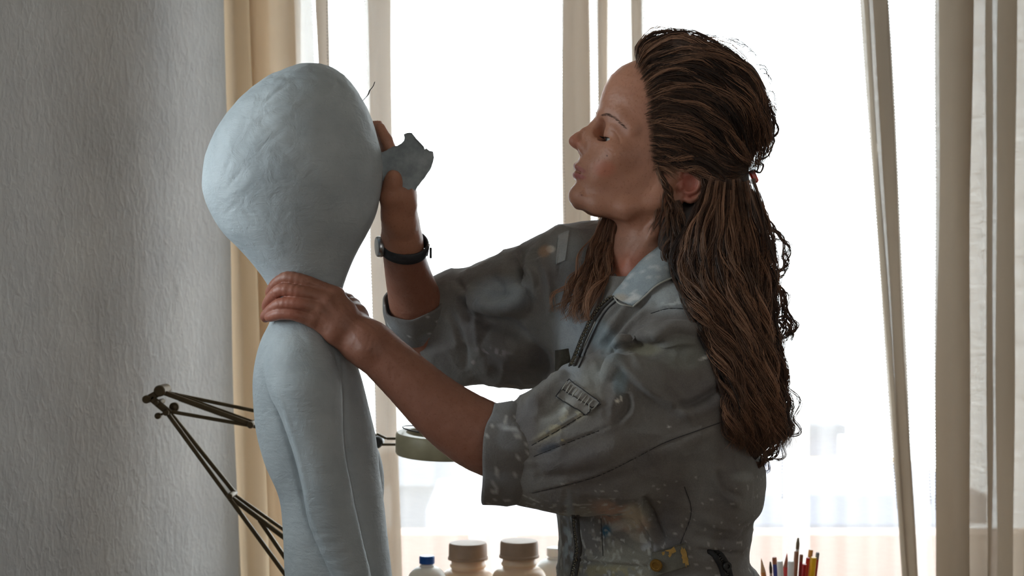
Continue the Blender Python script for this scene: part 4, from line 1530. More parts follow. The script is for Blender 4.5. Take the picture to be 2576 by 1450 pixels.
Vj, Fj, nj = mesh_field(jk, (-0.20, 1.93, 0.935), (0.45, 2.60, 1.56), 0.0026, 1.8)
Vk, Fk, nk = mesh_field(jk, (-0.10, 1.93, -0.02), (0.52, 2.60, 0.9475), 0.008, 1.8)
Vj = Vj + nj * jk_disp(Vj, nj)[:, None]
nj0 = len(Vj)
jk_bvh = BVHTree.FromPolygons([tuple(v) for v in Vj], [tuple(int(i) for i in f) for f in Fj])


def cast(bvh, px, py):
    o_ = Vector((0, 0, CAMZ))
    d_ = (Vector(W(px, py, 0)) - o_).normalized()
    h = bvh.ray_cast(o_, d_)
    return (h[0], h[1]) if h[0] is not None else (None, None)


def on(bvh, px, py, off=0.0):
    """world point on a surface seen at the photo point, lifted off along its normal"""
    for r_ in range(0, 40, 3):
        for a_ in (0, 90, 180, 270):
            p, n = cast(bvh, px + r_ * math.cos(math.radians(a_)), py + r_ * math.sin(math.radians(a_)))
            if p is not None:
                if n.y > 0:
                    n = -n
                q = W(px, py, (p.y - D0) * S)
                return Vector(q) + n * off, n
    raise ValueError((px, py))


def cloth_paint(x, y, base=(121, 117, 113)):
    n = len(x)
    C = np.tile(np.array(sc(base)[:3]), (n, 1))

    def T(m, col):
        nonlocal C
        C = tint(C, np.clip(m, 0, 1), col)
    return C, T


Pn = np.vstack([Vj, Vk])
nrm_all = np.vstack([nj, nk])
x, y = to_px(Pn)
C, _ = cloth_paint(x, y)
fr = sstep(0.3, -0.1, nrm_all[:, 1])
n1 = vnoise(Pn, 25, 31)
n2 = vnoise(Pn, 90, 32)
n3 = vnoise(Pn, 190, 33)


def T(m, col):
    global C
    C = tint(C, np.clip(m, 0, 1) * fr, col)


# general wear: faded shoulders and front; painted light on far panel and far sleeve
T(0.35 * sstep(-0.2, 0.6, n1), (148, 150, 148))
T(0.25 * sstep(0.0, 0.7, -n1), (104, 104, 112))
T(0.75 * blob(x, y, 1700, 745, 75, 38, 10), (176, 184, 186))
T(0.6 * blob(x, y, 1435, 840, 34, 130, 0), (185, 196, 204))  # window light on the far front panel, painted into the cloth colour
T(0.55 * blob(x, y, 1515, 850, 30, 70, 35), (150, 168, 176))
T(0.55 * blob(x, y, 1260, 740, 70, 40, 0), (168, 182, 192))  # light catching the far sleeve fold, painted into the cloth colour
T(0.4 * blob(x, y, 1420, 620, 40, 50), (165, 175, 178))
T(0.8 * (blob(x, y, 1735, 742, 26, 9, 20) * (n3 > -0.15)), (226, 232, 232))
T(0.7 * (blob(x, y, 1705, 760, 34, 7, 5) * (n3 > 0.05)), (215, 222, 222))
T(0.9 * blob(x, y, 1385, 627, 11, 9, 0, .3), (225, 225, 218))
T(0.6 * blob(x, y, 1370, 632, 16, 13, 30), (196, 160, 126))
T(0.95 * blob(x, y, 1778, 898, 20, 4, 24, .4) * (n3 > -.5), (226, 226, 220))
T(0.95 * blob(x, y, 1553, 1010, 6, 5, 20, .3), (235, 232, 220))
T(0.95 * blob(x, y, 1563, 1002, 2.5, 8, 0, .3), (235, 232, 220))
T(0.9 * blob(x, y, 1683, 1075, 4, 3, 0, .3), (225, 225, 220))
T(0.55 * blob(x, y, 1240, 885, 42, 9, -8) * (n3 > -0.1), (182, 178, 180))
T(0.7 * blob(x, y, 1190, 912, 5, 5, 0, .3), (190, 180, 175))
# sleeve patch area
T(0.5 * blob(x, y, 1440, 1020, 80, 42, 35), (165, 165, 158))
T(0.8 * blob(x, y, 1450, 1015, 40, 18, 38) * (n2 > -0.1), (206, 206, 196))
T(0.65 * blob(x, y, 1440, 1050, 60, 14, 28) * (n2 > -0.2), (190, 184, 160))
T(0.6 * blob(x, y, 1390, 1085, 46, 12, 30) * (n2 > -0.05), (176, 168, 140))
T(0.6 * blob(x, y, 1380, 1128, 26, 10, 20), (52, 66, 84))
T(0.7 * blob(x, y, 1412, 1105, 10, 6, 20) * (n3 > -0.1), (184, 166, 110))
T(0.5 * blob(x, y, 1560, 960, 18, 34, 0), (140, 166, 176))
T(0.5 * blob(x, y, 1500, 940, 40, 26, 30), (160, 164, 160))
T(0.35 * blob(x, y, 1720, 890, 60, 40, 0), (132, 138, 124))
T(0.4 * blob(x, y, 1620, 880, 40, 16, 0), (158, 154, 120))
# paint-covered front under the sleeve
front = sstep(1240, 1290, y) * sstep(1520, 1470, y) * sstep(1660, 1630, x)
T(0.45 * front * sstep(-0.1, .4, n1), (160, 158, 140))
T(0.85 * blob(x, y, 1560, 1300, 66, 26, -22) * sstep(-0.5, 0.0, n2), (196, 160, 138))
T(0.9 * blob(x, y, 1592, 1302, 24, 30, -10), (206, 196, 172))
T(0.7 * blob(x, y, 1556, 1322, 32, 12, 20), (188, 186, 176))
T(0.9 * blob(x, y, 1525, 1337, 12, 15, 0) * (n2 > -0.4), (30, 96, 124))
T(0.6 * blob(x, y, 1600, 1350, 26, 10, -30) * (n2 > -0.2), (180, 172, 156))
T(0.7 * blob(x, y, 1632, 1382, 18, 16, 0) * (n2 > 0), (196, 200, 204))
T(0.5 * front * (n3 > 0.45), (205, 205, 198))
T(0.5 * blob(x, y, 1500, 1380, 70, 40) * (n2 > 0.1), (168, 166, 152))
T(0.7 * blob(x, y, 1430, 1360, 14, 100) * sstep(-0.3, .2, n2), (170, 186, 194))
T(0.5 * blob(x, y, 1520, 1440, 90, 18) * (n2 > -0.1), (170, 158, 112))
T(0.5 * ((n3 > 0.75) & (y > 1200) & (y < 1490)), (204, 204, 196))
T(0.5 * blob(x, y, 1870, 1200, 26, 12) * (n2 > -.2), (160, 164, 160))


def fabric_mat(name='coverall_twill'):
    M = Mat(name)
    at = M.n('ShaderNodeAttribute', attribute_name='paint')
    n = M.noise(30, 5, 0.65)
    c = M.mix(0.5, at.outputs['Color'], M.ramp(n, [(0.3, (0.62, 0.62, 0.64)), (0.7, (1, 1, 1))]), 'MULTIPLY')
    sp = M.ramp(M.noise(150, 2, 0.4), [(0.79, (0, 0, 0)), (0.81, (0.4,) * 3)])
    c = M.mix(sp, c, sc((190, 190, 182)))
    fl = M.noise(520, 2, 0.6)
    c = M.mix(0.3, c, M.ramp(fl, [(0.35, (0.55, 0.55, 0.58)), (0.65, (1, 1, 1))]), 'MULTIPLY')
    M.l(c, M.b.inputs['Base Color'])
    M.set(Roughness=0.88)
    M.b.inputs['Sheen Weight'].default_value = 0.15
    M.b.inputs['Specular IOR Level'].default_value = 0.2
    b = M.bump(M.noise(1100, 2, 0.5), 0.35, 0.0005)
    b = M.bump(M.noise(38, 5, 0.6, None, 0.8), 0.5, 0.0045, b)
    b = M.bump(M.noise(120, 4, 0.6, M.scaled(1, 1, 2.0, (0, 0.5, 0))), 0.35, 0.0016, b)
    M.l(b, M.b.inputs['Normal'])
    return M.m


m_fab = fabric_mat()
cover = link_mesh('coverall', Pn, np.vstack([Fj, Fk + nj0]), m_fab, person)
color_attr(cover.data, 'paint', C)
m_dkfab = simple('dark_twill', (92, 88, 80), 0.9, scale=60, var=0.2, bump=0.2)
m_ltfab = fabric_mat('collar_twill')
m_stitch = simple('worn_stitching', (168, 168, 162), 0.9)
m_seam = simple('dark_seam_thread', (54, 54, 56), 0.95)
m_zip = simple('zip_metal', (120, 112, 95), 0.4, metal=0.7)
m_zipt = simple('zip_tape', (60, 58, 56), 0.9)


def sheet(name, rows, mat, parent, th=0.0016, m=6, pick=None, base=(150, 158, 162), plain=False):
    """cloth sheet through rows of photo points (px, py, d), with thickness"""
    A = np.array(rows, float)
    A = np.array([smooth_line(r, m) for r in A])
    A = np.array([smooth_line(A[:, j], m) for j in range(A.shape[1])]).transpose(1, 0, 2)
    h, w = A.shape[:2]
    P = np.array([[W(*A[i, j]) for j in range(w)] for i in range(h)])
    du = np.gradient(P, axis=1)
    dv = np.gradient(P, axis=0)
    N = np.cross(du, dv)
    N /= np.linalg.norm(N, axis=2)[..., None] + 1e-9
    if N[..., 1].mean() > 0:
        N = -N
    P = P + N * (0.0010 * vnoise(P.reshape(-1, 3), 70, 5).reshape(h, w)[..., None])
    V = np.vstack([(P + N * th / 2).reshape(-1, 3), (P - N * th / 2).reshape(-1, 3)])
    q = h * w
    Fc = []
    for i in range(h - 1):
        for j in range(w - 1):
            a_ = i * w + j
            Fc.append((a_, a_ + 1, a_ + w + 1, a_ + w))
            Fc.append((q + a_, q + a_ + w, q + a_ + w + 1, q + a_ + 1))
    for i in range(h - 1):
        for j in (0, w - 1):
            a_ = i * w + j
            Fc.append((a_, a_ + w, q + a_ + w, q + a_))
    for j in range(w - 1):
        for i in (0, h - 1):
            a_ = i * w + j
            Fc.append((a_, a_ + 1, q + a_ + 1, q + a_))
    o = link_mesh(name, V, np.array(Fc), mat, parent)
    xx, yy = to_px(V)
    Cc = np.tile(np.array(sc(base)[:3]), (len(V), 1))
    k_ = vnoise(V, 60, 3)
    Cc = tint(Cc, (0.0 if plain else 0.5) * sstep(-.2, .5, k_), (178, 188, 192))
    if pick:
        Cc = pick(xx, yy, Cc, V)
    color_attr(o.data, 'paint', Cc)
    return o


def dep(bvh, px, py, lift=6):
    p, n = on(bvh, px, py)
    return (p.y - D0) * S - lift


# collar, near side
f0 = [(1542, 744), (1566, 712), (1600, 672), (1642, 633), (1700, 598), (1760, 590)]
f1 = [(1560, 757), (1592, 730), (1628, 694), (1670, 660), (1725, 636), (1790, 630)]
f2 = [(1592, 772), (1622, 746), (1650, 720), (1686, 702), (1735, 690), (1800, 690)]
d0_ = [-20, -12, -14, -18, -24, 0]
d2_ = [dep(jk_bvh, *p, 7) for p in f2]
r0 = [(a, b, min(d, d2 + 70)) for (a, b), d, d2 in zip(f0, d0_, d2_)]
r2 = [(a, b, d) for (a, b), d in zip(f2, d2_)]
r1 = [(a, b, (p[2] + q[2]) / 2 - 12) for (a, b), p, q in zip(f1, r0, r2)]


def collar_pick(x, y, C, V):
    n_ = vnoise(V, 150, 9)
    C = tint(C, 0.6 * blob(x, y, 1560, 750, 18, 10), (196, 176, 150))
    C = tint(C, 0.7 * (blob(x, y, 1592, 752, 16, 14) * (n_ > 0.1)), (235, 235, 230))
    C = tint(C, 0.5 * (n_ > 0.5), (218, 222, 222))
    return C


collar = sheet('collar', [r0, r1, r2], m_ltfab, cover, 0.003, 5, collar_pick, (158, 170, 176))
edge = [W(a, b, d - 3) for a, b, d in smooth_line(r2[:5], 6)]
MB().tube(edge, 0.0013, 6).build('collar_edge', m_stitch, collar)
edge = [W(a, b, d - 2) for a, b, d in smooth_line([r0[0], (1558, 764, r2[0][2] + 5), r2[0]], 6)]
MB().tube(edge, 0.0012, 6).build('collar_edge', m_stitch, collar)
# collar, far side (seen between the hair locks)
g0 = [(1540, 746, -8), (1520, 690, 60), (1500, 628, 135), (1520, 580, 200), (1580, 560, 240)]
g2 = [(1500, 772, 10), (1462, 700, 110), (1440, 632, 200), (1470, 570, 270), (1560, 540, 290)]
g1 = [((a[0] + b[0]) / 2, (a[1] + b[1]) / 2, (a[2] + b[2]) / 2 - 14) for a, b in zip(g0, g2)]
sheet('collar', [g0, g1, g2], m_ltfab, cover, 0.003, 5)


# rolled cuffs
def cuff(name, f_in, parent, n=72, th=0.004):
    V = []
    rows = []
    for u_ in np.linspace(0, 1, 15):
        rows.append([f_in(u_, 2 * pi * j / n, 1.0) for j in range(n)])
    for u_ in np.linspace(1, 0, 8):
        rows.append([f_in(u_, 2 * pi * j / n, 0.93) for j in range(n)])
    m_ = len(rows)
    V = np.array(rows).reshape(-1, 3)
    Fc = [(i * n + j, i * n + (j + 1) % n, ((i + 1) % m_) * n + (j + 1) % n, ((i + 1) % m_) * n + j) for i in range(m_) for j in range(n)]
    V = V + 0.0016 * np.stack([vnoise(V, 30, 3), vnoise(V, 30, 4), vnoise(V, 30, 5)], -1)
    o = link_mesh(name, V, np.array(Fc), m_fab, parent)
    xx, yy = to_px(V)
    Cc = np.tile(np.array(sc((116, 113, 110))[:3]), (len(V), 1))
    k_, k2 = vnoise(V, 40, 7), vnoise(V, 170, 8)
    Cc = tint(Cc, 0.5 * sstep(-.1, .6, k_), (142, 146, 150))
    Cc = tint(Cc, 0.8 * blob(xx, yy, 1292, 1080, 34, 7, -10) * (k2 > -0.2), (210, 216, 220))
    Cc = tint(Cc, 0.6 * (k2 > 0.62), (205, 205, 200))
    color_attr(o.data, 'paint', Cc)
    return o


def near_cuff(u_, a_, s_):
    c_, sn = math.cos(a_), math.sin(a_)          # c_: up, sn: towards camera
    xl = 1232 - 18 * max(sn, 0) - 12 * c_ * -1 * 0 + 12 * c_ - 0 * sn
    xr = 1330 + 6 * max(sn, 0) - 3 * c_
    roll = math.sin(min(u_, 1) * pi) ** 0.6
    x_ = xl + (xr - xl) * u_
    hgt = (120 + 9 * (1 - abs(2 * u_ - 1)) + 6 * (1 - u_)) * s_
    dpt = (104 + 8 * roll) * s_
    cy = 1143 + 4 * math.sin(3 * a_)
    pull = 1 + 0.018 * math.sin(5 * a_ + 1) + 0.012 * math.sin(9 * a_)
    return W(x_ + 3 * math.sin(4 * a_), cy - hgt * c_ * pull, -165 - dpt * sn * pull)


nc = cuff('sleeve_cuff', near_cuff, cover)
pts = []
for a_ in np.linspace(-0.3, pi + 0.2, 40):
    a2 = a_
    pts.append(near_cuff(0.02, a2, 1.012))
_ = pts
axf = Vector(W(1010, 596, 130)) - Vector(W(1085, 880, 400))
axf.normalize()
e1 = Vector((1, 0, 0)) - axf * axf.x
e1.normalize()
e2 = axf.cross(e1)


def far_cuff(u_, a_, s_):
    c0 = Vector(W(1040, 757, 290))
    r_ = R(80 + 6 * math.sin(u_ * pi) + 3 * math.sin(3 * a_ + 1) + 3 * u_, 300) * s_ * (1 + 0.02 * math.sin(7 * a_))
    return np.array(c0 - axf * (R(88, 300) * (u_ - 0.05 + 0.05 * math.sin(a_ + 0.5))) + e1 * math.cos(a_) * r_ + e2 * math.sin(a_) * r_)


cuff('sleeve_cuff', far_cuff, cover)


# zip on the front: tape, rows of teeth
def strip(pts, bvh, off, r_, name, mat, n=6, m=8):
    P = [on(bvh, a, b, off)[0] for a, b in smooth_line(pts, m)]
    return MB().tube(P, r_, n).build(name, mat, cover)


def teeth(pts, bvh, mat, name='zip_teeth', w=0.006, step=0.0030):
    L = [on(bvh, a, b, 0.0035) for a, b in smooth_line(pts, 10)]
    P = [q[0] for q in L]
    mb = MB()
    acc = 0
    k_ = 0
    for i in range(len(P) - 1):
        seg = (P[i + 1] - P[i])
        ln = seg.length
        if ln > 0.04:
            continue
        t_ = seg.normalized()
        nr = L[i][1]
        sd = t_.cross(nr).normalized()
        n2_ = sd.cross(t_)
        M_ = Matrix((sd, n2_, t_)).transposed()
        while acc < ln:
            p = P[i] + t_ * acc + sd * (w * 0.16 * (1 if k_ % 2 else -1))
            mb.box(p, (w * 0.62, 0.0016, step * 0.62), M_)
            acc += step
            k_ += 1
        acc -= ln
    o = mb.build(name, mat, cover, smooth=False)
    tag(o, kind='stuff')
    return o


Z1 = [(1541, 748), (1512, 775), (1490, 808), (1470, 850), (1452, 895), (1440, 922)]
Z2 = [(1448, 1296), (1452, 1340), (1456, 1380), (1448, 1430), (1440, 1470)]
for Z in (Z1, Z2):
    for dx in (-6, 6):
        strip([(a + dx, b) for a, b in Z], jk_bvh, 0.0008, 0.0024, 'zip_tape', m_zipt)
    teeth(Z, jk_bvh, m_zip)
strip([(a + 16, b + 4) for a, b in Z1], jk_bvh, 0.0006, 0.0012, 'seam', m_seam)
strip([(1498, 810), (1470, 870), (1455, 905)], jk_bvh, 0.0006, 0.0010, 'seam', m_stitch)


def patch(name, poly, bvh, mat, parent, off=0.002, th=0.0016, sub=5, base=None, dmin=None):
    """flat cloth piece lying on the coverall: a quad of photo points"""
    (a, b, c, d) = [np.array(p, float) for p in poly]
    rows = []
    for v_ in np.linspace(0, 1, sub + 1):
        row = []
        for u_ in np.linspace(0, 1, sub + 1):
            p = (a * (1 - u_) + b * u_) * (1 - v_) + (d * (1 - u_) + c * u_) * v_
            dq = dep(bvh, p[0], p[1], off * S)
            if dmin is not None:
                dq = max(dq, dep(bvh, a[0], a[1], off * S) + dmin)
            row.append((p[0], p[1], dq))
        rows.append(row)
    return sheet(name, rows, mat, parent, th, 3, None, base or (120, 120, 118), True)


p_ = patch('pocket_flap', [(1399, 882), (1446, 875), (1430, 940), (1398, 985)], jk_bvh, m_ltfab, cover, 0.004, 0.002, 4, (70, 66, 56), -62)
p2 = patch('sleeve_patch', [(1432, 958), (1512, 1014), (1478, 1046), (1398, 1000)], jk_bvh, m_ltfab, cover, 0.0022, 0.0016, 4, (150, 148, 144))
for q in ([(1432, 958), (1472, 986), (1512, 1014)], [(1414, 980), (1455, 1006), (1495, 1030)], [(1398, 1000), (1438, 1024), (1478, 1046)], [(1512, 1014), (1495, 1030), (1478, 1046)], [(1432, 958), (1415, 978), (1398, 1000)]):
    P = [on(jk_bvh, a, b, 0.0042)[0] for a, b in smooth_line(q, 5)]
    MB().tube(P, 0.0007, 5).build('seam', m_seam, p2)
# worn white stitching rows on the patch
for i in range(9):
    u_ = i / 8
    xa, ya = 1428 + 76 * u_, 964 + 52 * u_
    P = [on(jk_bvh, a, b, 0.0045)[0] for a, b in ((xa, ya), (xa - 10, ya + 13), (xa - 14, ya + 19))]
    MB().tube(P, 0.0009, 5).build('stitch_row', m_stitch, p2)
# trims on the far shoulder
p3 = patch('shoulder_trim', [(1404, 592), (1432, 580), (1422, 655), (1398, 666)], jk_bvh, m_ltfab, cover, 0.002, 0.0014, 4, (176, 182, 184))
# waist tab with brass button
tab = patch('waist_tab', [(1640, 1392), (1724, 1366), (1736, 1424), (1648, 1452)], jk_bvh, m_ltfab, cover, 0.006, 0.003, 5, (112, 110, 100))
m_paintoch = simple('ochre_paint', (172, 138, 72), 0.7, var=.2, scale=120)
c_, n_ = on(jk_bvh, 1657, 1417, 0.012)
bt = MB().lathe(c_ - n_ * 0.003, [(0.0088, 0), (0.0088, 0.002), (0.008, 0.0034), (0.0055, 0.0036), (0.005, 0.003), (0.0001, 0.003)], 28, n_)
bt.build('button', simple('brass', (165, 128, 66), 0.42, metal=0.75, var=.2, scale=300), tab, angle=35)
for cx_, cy_, rx_, ry_, an in ((1700, 1384, 26, 8, 15), (1690, 1396, 10, 8, 0), (1722, 1402, 8, 22, 12), (1672, 1392, 8, 5, 0)):
    mb = MB()
    V_ = []
    c0, n0 = on(jk_bvh, cx_, cy_, 0.0085)
    V_.append(c0)
    for j in range(22):
        a_ = 2 * pi * j / 22
        rr = 1 + 0.35 * random.uniform(-1, 1)
        u_, v_ = rx_ * rr * math.cos(a_), ry_ * rr * math.sin(a_)
        ca, sa = math.cos(math.radians(an)), math.sin(math.radians(an))
        V_.append(Vector(W(cx_ + u_ * ca - v_ * sa * -1, cy_ - u_ * sa + v_ * ca, (c0.y - D0) * S)) + n0 * -0.0002)
    mb.add(V_, [(0, 1 + (j + 1) % 22, 1 + j) for j in range(22)])
    mb.build('paint_smear', m_paintoch, tab)
# hip pocket zip
for dx in (-9, 9):
    strip([(1788 + dx, 1388), (1806 + dx, 1400), (1822 + dx, 1428), (1832 + dx, 1470)], jk_bvh, 0.001, 0.004, 'zip_tape', simple('black_zip_tape', (30, 30, 32), 0.8))
teeth([(1788, 1388), (1806, 1400), (1822, 1428), (1832, 1465)], jk_bvh, m_dark, 'zip_teeth', 0.007, 0.0035)
c_, n_ = on(jk_bvh, 1822, 1424, 0.006)
MB().lathe(c_, [(0.0065, 0), (0.0068, 0.0015), (0.006, 0.003), (0.003, 0.003), (0.0025, 0.001)], 20, n_).build('zip_pull', m_dark, cover, angle=35)
# seams that run over sleeve and yoke
for q in ([(1338, 1241), (1420, 1222), (1507, 1197), (1600, 1152), (1670, 1115), (1760, 1082), (1822, 1060)], [(1338, 1121), (1414, 1077), (1512, 1017)], [(1343, 1149), (1430, 1114), (1507, 1084)],
          [(1637, 789), (1680, 777), (1725, 778), (1770, 788), (1805, 806)], [(1722, 1225), (1739, 1290), (1712, 1368)], [(1512, 1305), (1517, 1400)]):
    strip(q, jk_bvh, 0.0001, 0.0006, 'seam', m_seam, 5, 10)

# shoes (below the frame)
m_boot = simple('boot_leather', (60, 50, 42), 0.5)
for dd, xx in ((190, 1640), (-40, 1660)):
    c_ = W(xx, 725, dd)
    x0, y0 = c_[0], c_[1]
    b_ = Field()
    b_.cap((x0 + 0.03, y0, 0.05), (x0 - 0.13, y0 - 0.02, 0.035), 0.045, 0.036, 0.02)
    b_.cap((x0 + 0.02, y0, 0.05), (x0 + 0.02, y0, 0.13), 0.046, 0.044, 0.02)
    b_.raw(lambda P: 0.003 - P[:, 2], (x0 - .3, y0 - .3, -.2), (x0 + .3, y0 + .3, .3), 0.004, 'i')
    v_, f_, _n = mesh_field(b_, (x0 - .2, y0 - .1, -.02), (x0 + .12, y0 + .1, .2), 0.006, 1.6)
    link_mesh('boot', v_, f_, m_boot, person)

# ------------------------------------------------------------------ wristwatch
wc = Vector(W(1016, 618, 150))
wa = (Vector(W(1008, 560, 104)) - Vector(W(1026, 690, 225))).normalized()
wa = (wa + Vector((0.22, 0, 0.0))).normalized()
q1 = Vector((1, 0, 0)) - wa * wa.x
q1.normalize()
q2 = wa.cross(q1)
if q2.y > 0:
    q2 = -q2
m_leather = simple('watch_leather', (44, 46, 50), 0.55, scale=200, bump=0.3)
m_steel2 = simple('watch_steel', (170, 175, 180), 0.25, metal=0.95)
watch = bpy.data.objects.new('wristwatch', None)
COL.objects.link(watch)
watch.parent = person
watch.location = wc - person.location
n = 72
V = []
hw = 0.0095
for i, (dr, dz) in enumerate([(0, -hw), (0.0022, -hw * .9), (0.0026, 0), (0.0022, hw * .9), (0, hw), (-0.001, hw), (-0.001, -hw)]):
    for j in range(n):
        a_ = 2 * pi * j / n
        r_ = R(55, 150) * (1 + 0.05 * math.cos(a_) ** 2) + dr
        V.append(wc + q1 * math.cos(a_) * r_ + q2 * math.sin(a_) * r_ * 0.95 + wa * dz)
Fc = [(i * n + j, i * n + (j + 1) % n, ((i + 1) % 7) * n + (j + 1) % n, ((i + 1) % 7) * n + j) for i in range(7) for j in range(n)]
MB().add(V, Fc).build('strap', m_leather, watch)
cd = (q1 * -0.93 + q2 * 0.25).normalized()
cc = wc + cd * R(58, 150)
MB().lathe(cc - cd * 0.001, [(0.0150, 0), (0.0158, 0.002), (0.0158, 0.006), (0.0145, 0.008), (0.0135, 0.0082), (0.0135, 0.0075)], 36, cd).build('watch_case', m_steel2, watch, angle=35)
MB().lathe(cc + cd * 0.0066, [(0.0134, 0), (0.0134, 0.001), (0.0001, 0.001)], 32, cd).build('dial', simple('watch_dial', (225, 225, 220), 0.2), watch)
bc = wc + (q1 * 0.98 + q2 * 0.1).normalized() * R(61, 150)
MB().tube([bc - wa * .011, bc + wa * .011], 0.0018, 8).build('buckle', m_steel2, watch)
MB().box(bc + q1 * 0.0025 + Vector((0.002, 0, -0.004)), (0.003, 0.016, 0.016), bev=0.0008).build('strap_end', m_leather, watch)

# ------------------------------------------------------------------ sheet of sandpaper
poly = [(958, 384), (972, 378), (988, 369), (1000, 367), (1010, 361), (1017, 354), (1018, 347), (1015, 338), (1022, 335), (1035, 334), (1052, 354), (1067, 370), (1069, 376), (1073, 373), (1080, 380), (1090, 382), (1091, 396),
        (1090, 408), (1082, 428), (1066, 450), (1043, 480), (1036, 474), (1028, 478), (1012, 470), (990, 466), (966, 470), (961, 430)]


def inpoly(x, y, P):
    c = False
    j = len(P) - 1
    for i in range(len(P)):
        if (P[i][1] > y) != (P[j][1] > y) and x < (P[j][0] - P[i][0]) * (y - P[i][1]) / (P[j][1] - P[i][1]) + P[i][0]:
            c = not c
        j = i
    return c


def pd(x, y):
    # lies between palm and clay, curls out to the right and towards the camera at its free corner
    t_ = (x - 960) / 130
    return 21 - 4 * t_ - 12 * math.sin(t_ * 3.2) * (0.3 + 0.7 * t_) + 26 * max(0, t_ - 0.5) ** 2 * 4 + 3 * math.sin((y - 330) / 40)


import bmesh
bm = bmesh.new()
dense = []
for i in range(len(poly)):
    a, b = poly[i], poly[(i + 1) % len(poly)]
    k_ = max(1, int(math.hypot(b[0] - a[0], b[1] - a[1]) / 6))
    for j in range(k_):
        dense.append((a[0] + (b[0] - a[0]) * j / k_ + random.uniform(-.7, .7), a[1] + (b[1] - a[1]) * j / k_ + random.uniform(-.7, .7)))
pts2 = list(dense)
for gx in range(960, 1094, 7):
    for gy in range(336, 484, 7):
        if inpoly(gx, gy, poly) and min(math.hypot(gx - a, gy - b) for a, b in dense) > 4:
            pts2.append((gx, gy))
from mathutils.geometry import delaunay_2d_cdt
nd = len(dense)
vv, ee, ff, *_ = delaunay_2d_cdt([Vector(p) for p in pts2], [(i, (i + 1) % nd) for i in range(nd)], [], 0, 0.001)
ff = [f for f in ff if inpoly(sum(vv[i].x for i in f) / 3, sum(vv[i].y for i in f) / 3, dense)]
Vp = [W(p.x, p.y, pd(p.x, p.y)) for p in vv]
nv_ = len(Vp)
mb = MB()
mb.add(Vp, ff)
mb.add([np.array(p) + np.array([0, 0.0007, 0]) for p in Vp], [tuple(reversed(f)) for f in ff])
from collections import Counter
ec = Counter()
for f in ff:
    for a, b in ((f[0], f[1]), (f[1], f[2]), (f[2], f[0])):
        ec[(a, b)] += 1
for (a, b) in list(ec):
    if (b, a) not in ec:
        mb.F.append((a, b, b + nv_, a + nv_))
Ms = Mat('blue_grey_sandpaper')
cS = Ms.ramp(Ms.noise(60, 4, 0.6), [(0.35, sc((136, 146, 152))), (0.7, sc((166, 176, 182)))])
Ms.l(cS, Ms.b.inputs['Base Color'])
Ms.set(Roughness=0.9)
Ms.l(Ms.bump(Ms.noise(1500, 2, 0.5), 0.6, 0.0005), Ms.b.inputs['Normal'])
sp_ = mb.build('sandpaper', Ms.m, None)
ctr = Vector(W(1020, 410, 34))
sp_.data.transform(Matrix.Translation(-ctr))
sp_.location = ctr
tag(sp_, 'torn sheet of blue-grey sandpaper held against the clay head', 'sandpaper')
# ------------------------------------------------------------------ hair
hc = Field()
hc.E(1722, 225, 72, 92, 130, 138, 0.02)
hc.E(1800, 285, 70, 140, 165, 140, 0.02)
hc.E(1800, 420, 62, 84, 120, 118, 0.02)
hc.tube([(1672, 165, 70, 46), (1690, 130, 70, 36)], 0.02)
hc.tube([(1800, 500, 10, 88), (1795, 610, -50, 98), (1840, 740, -110, 84), (1880, 880, -150, 66), (1900, 1010, -155, 58), (1895, 1100, -150, 44), (1880, 1140, -145, 26)], 0.03)
hc.tube([(1700, 540, -10, 46), (1712, 620, -60, 58), (1770, 720, -110, 50)], 0.02)
hc.tube([(1560, 560, 120, 22), (1520, 620, 128, 34), (1492, 700, 120, 30), (1470, 760, 100, 12)], 0.02)
hc.E(1724, 468, -75, 44, 46, 62, 0.010, 's')
Vh, Fh, nh = mesh_field(hc, (0.05, 2.02, 1.10), (0.42, 2.40, 1.80), 0.0034, 1.8)
n_ = vnoise(Vh * np.array([1, 1, 0.35]), 60, 3)
Vh = Vh - nh * 0.005 + nh * 0.003 * n_[:, None]


def hair_mat(name, dark, mid, light):
    M = Mat(name)
    at = M.n('ShaderNodeAttribute', attribute_name='shade')
    c = M.ramp(at.outputs['Fac'], [(0.0, sc(dark)), (0.5, sc(mid)), (1.0, sc(light))])
    M.l(c, M.b.inputs['Base Color'])
    M.set(Roughness=0.42)
    M.b.inputs['Specular IOR Level'].default_value = 0.5
    tr = M.n('ShaderNodeBsdfTranslucent')
    M.l(c, tr.inputs[0])
    mx = M.n('ShaderNodeMixShader')
    mx.inputs[0].default_value = 0.28
    M.l(M.b.outputs[0], mx.inputs[1])
    M.l(tr.outputs[0], mx.inputs[2])
    M.l(mx.outputs[0], M.out.inputs[0])
    return M.m


m_hair = hair_mat('brown_hair', (48, 40, 38), (118, 88, 70), (198, 150, 120))
m_scalp = simple('dark_hair_mass', (40, 30, 26), 0.8, scale=90, var=0.4)
hair = link_mesh('hair', Vh, Fh, m_scalp, person)
cap_bvh = BVHTree.FromPolygons([tuple(v) for v in Vh], [tuple(int(i) for i in f) for f in Fh])

ST_V, ST_F, ST_C = [], [], []
ST_n = 0


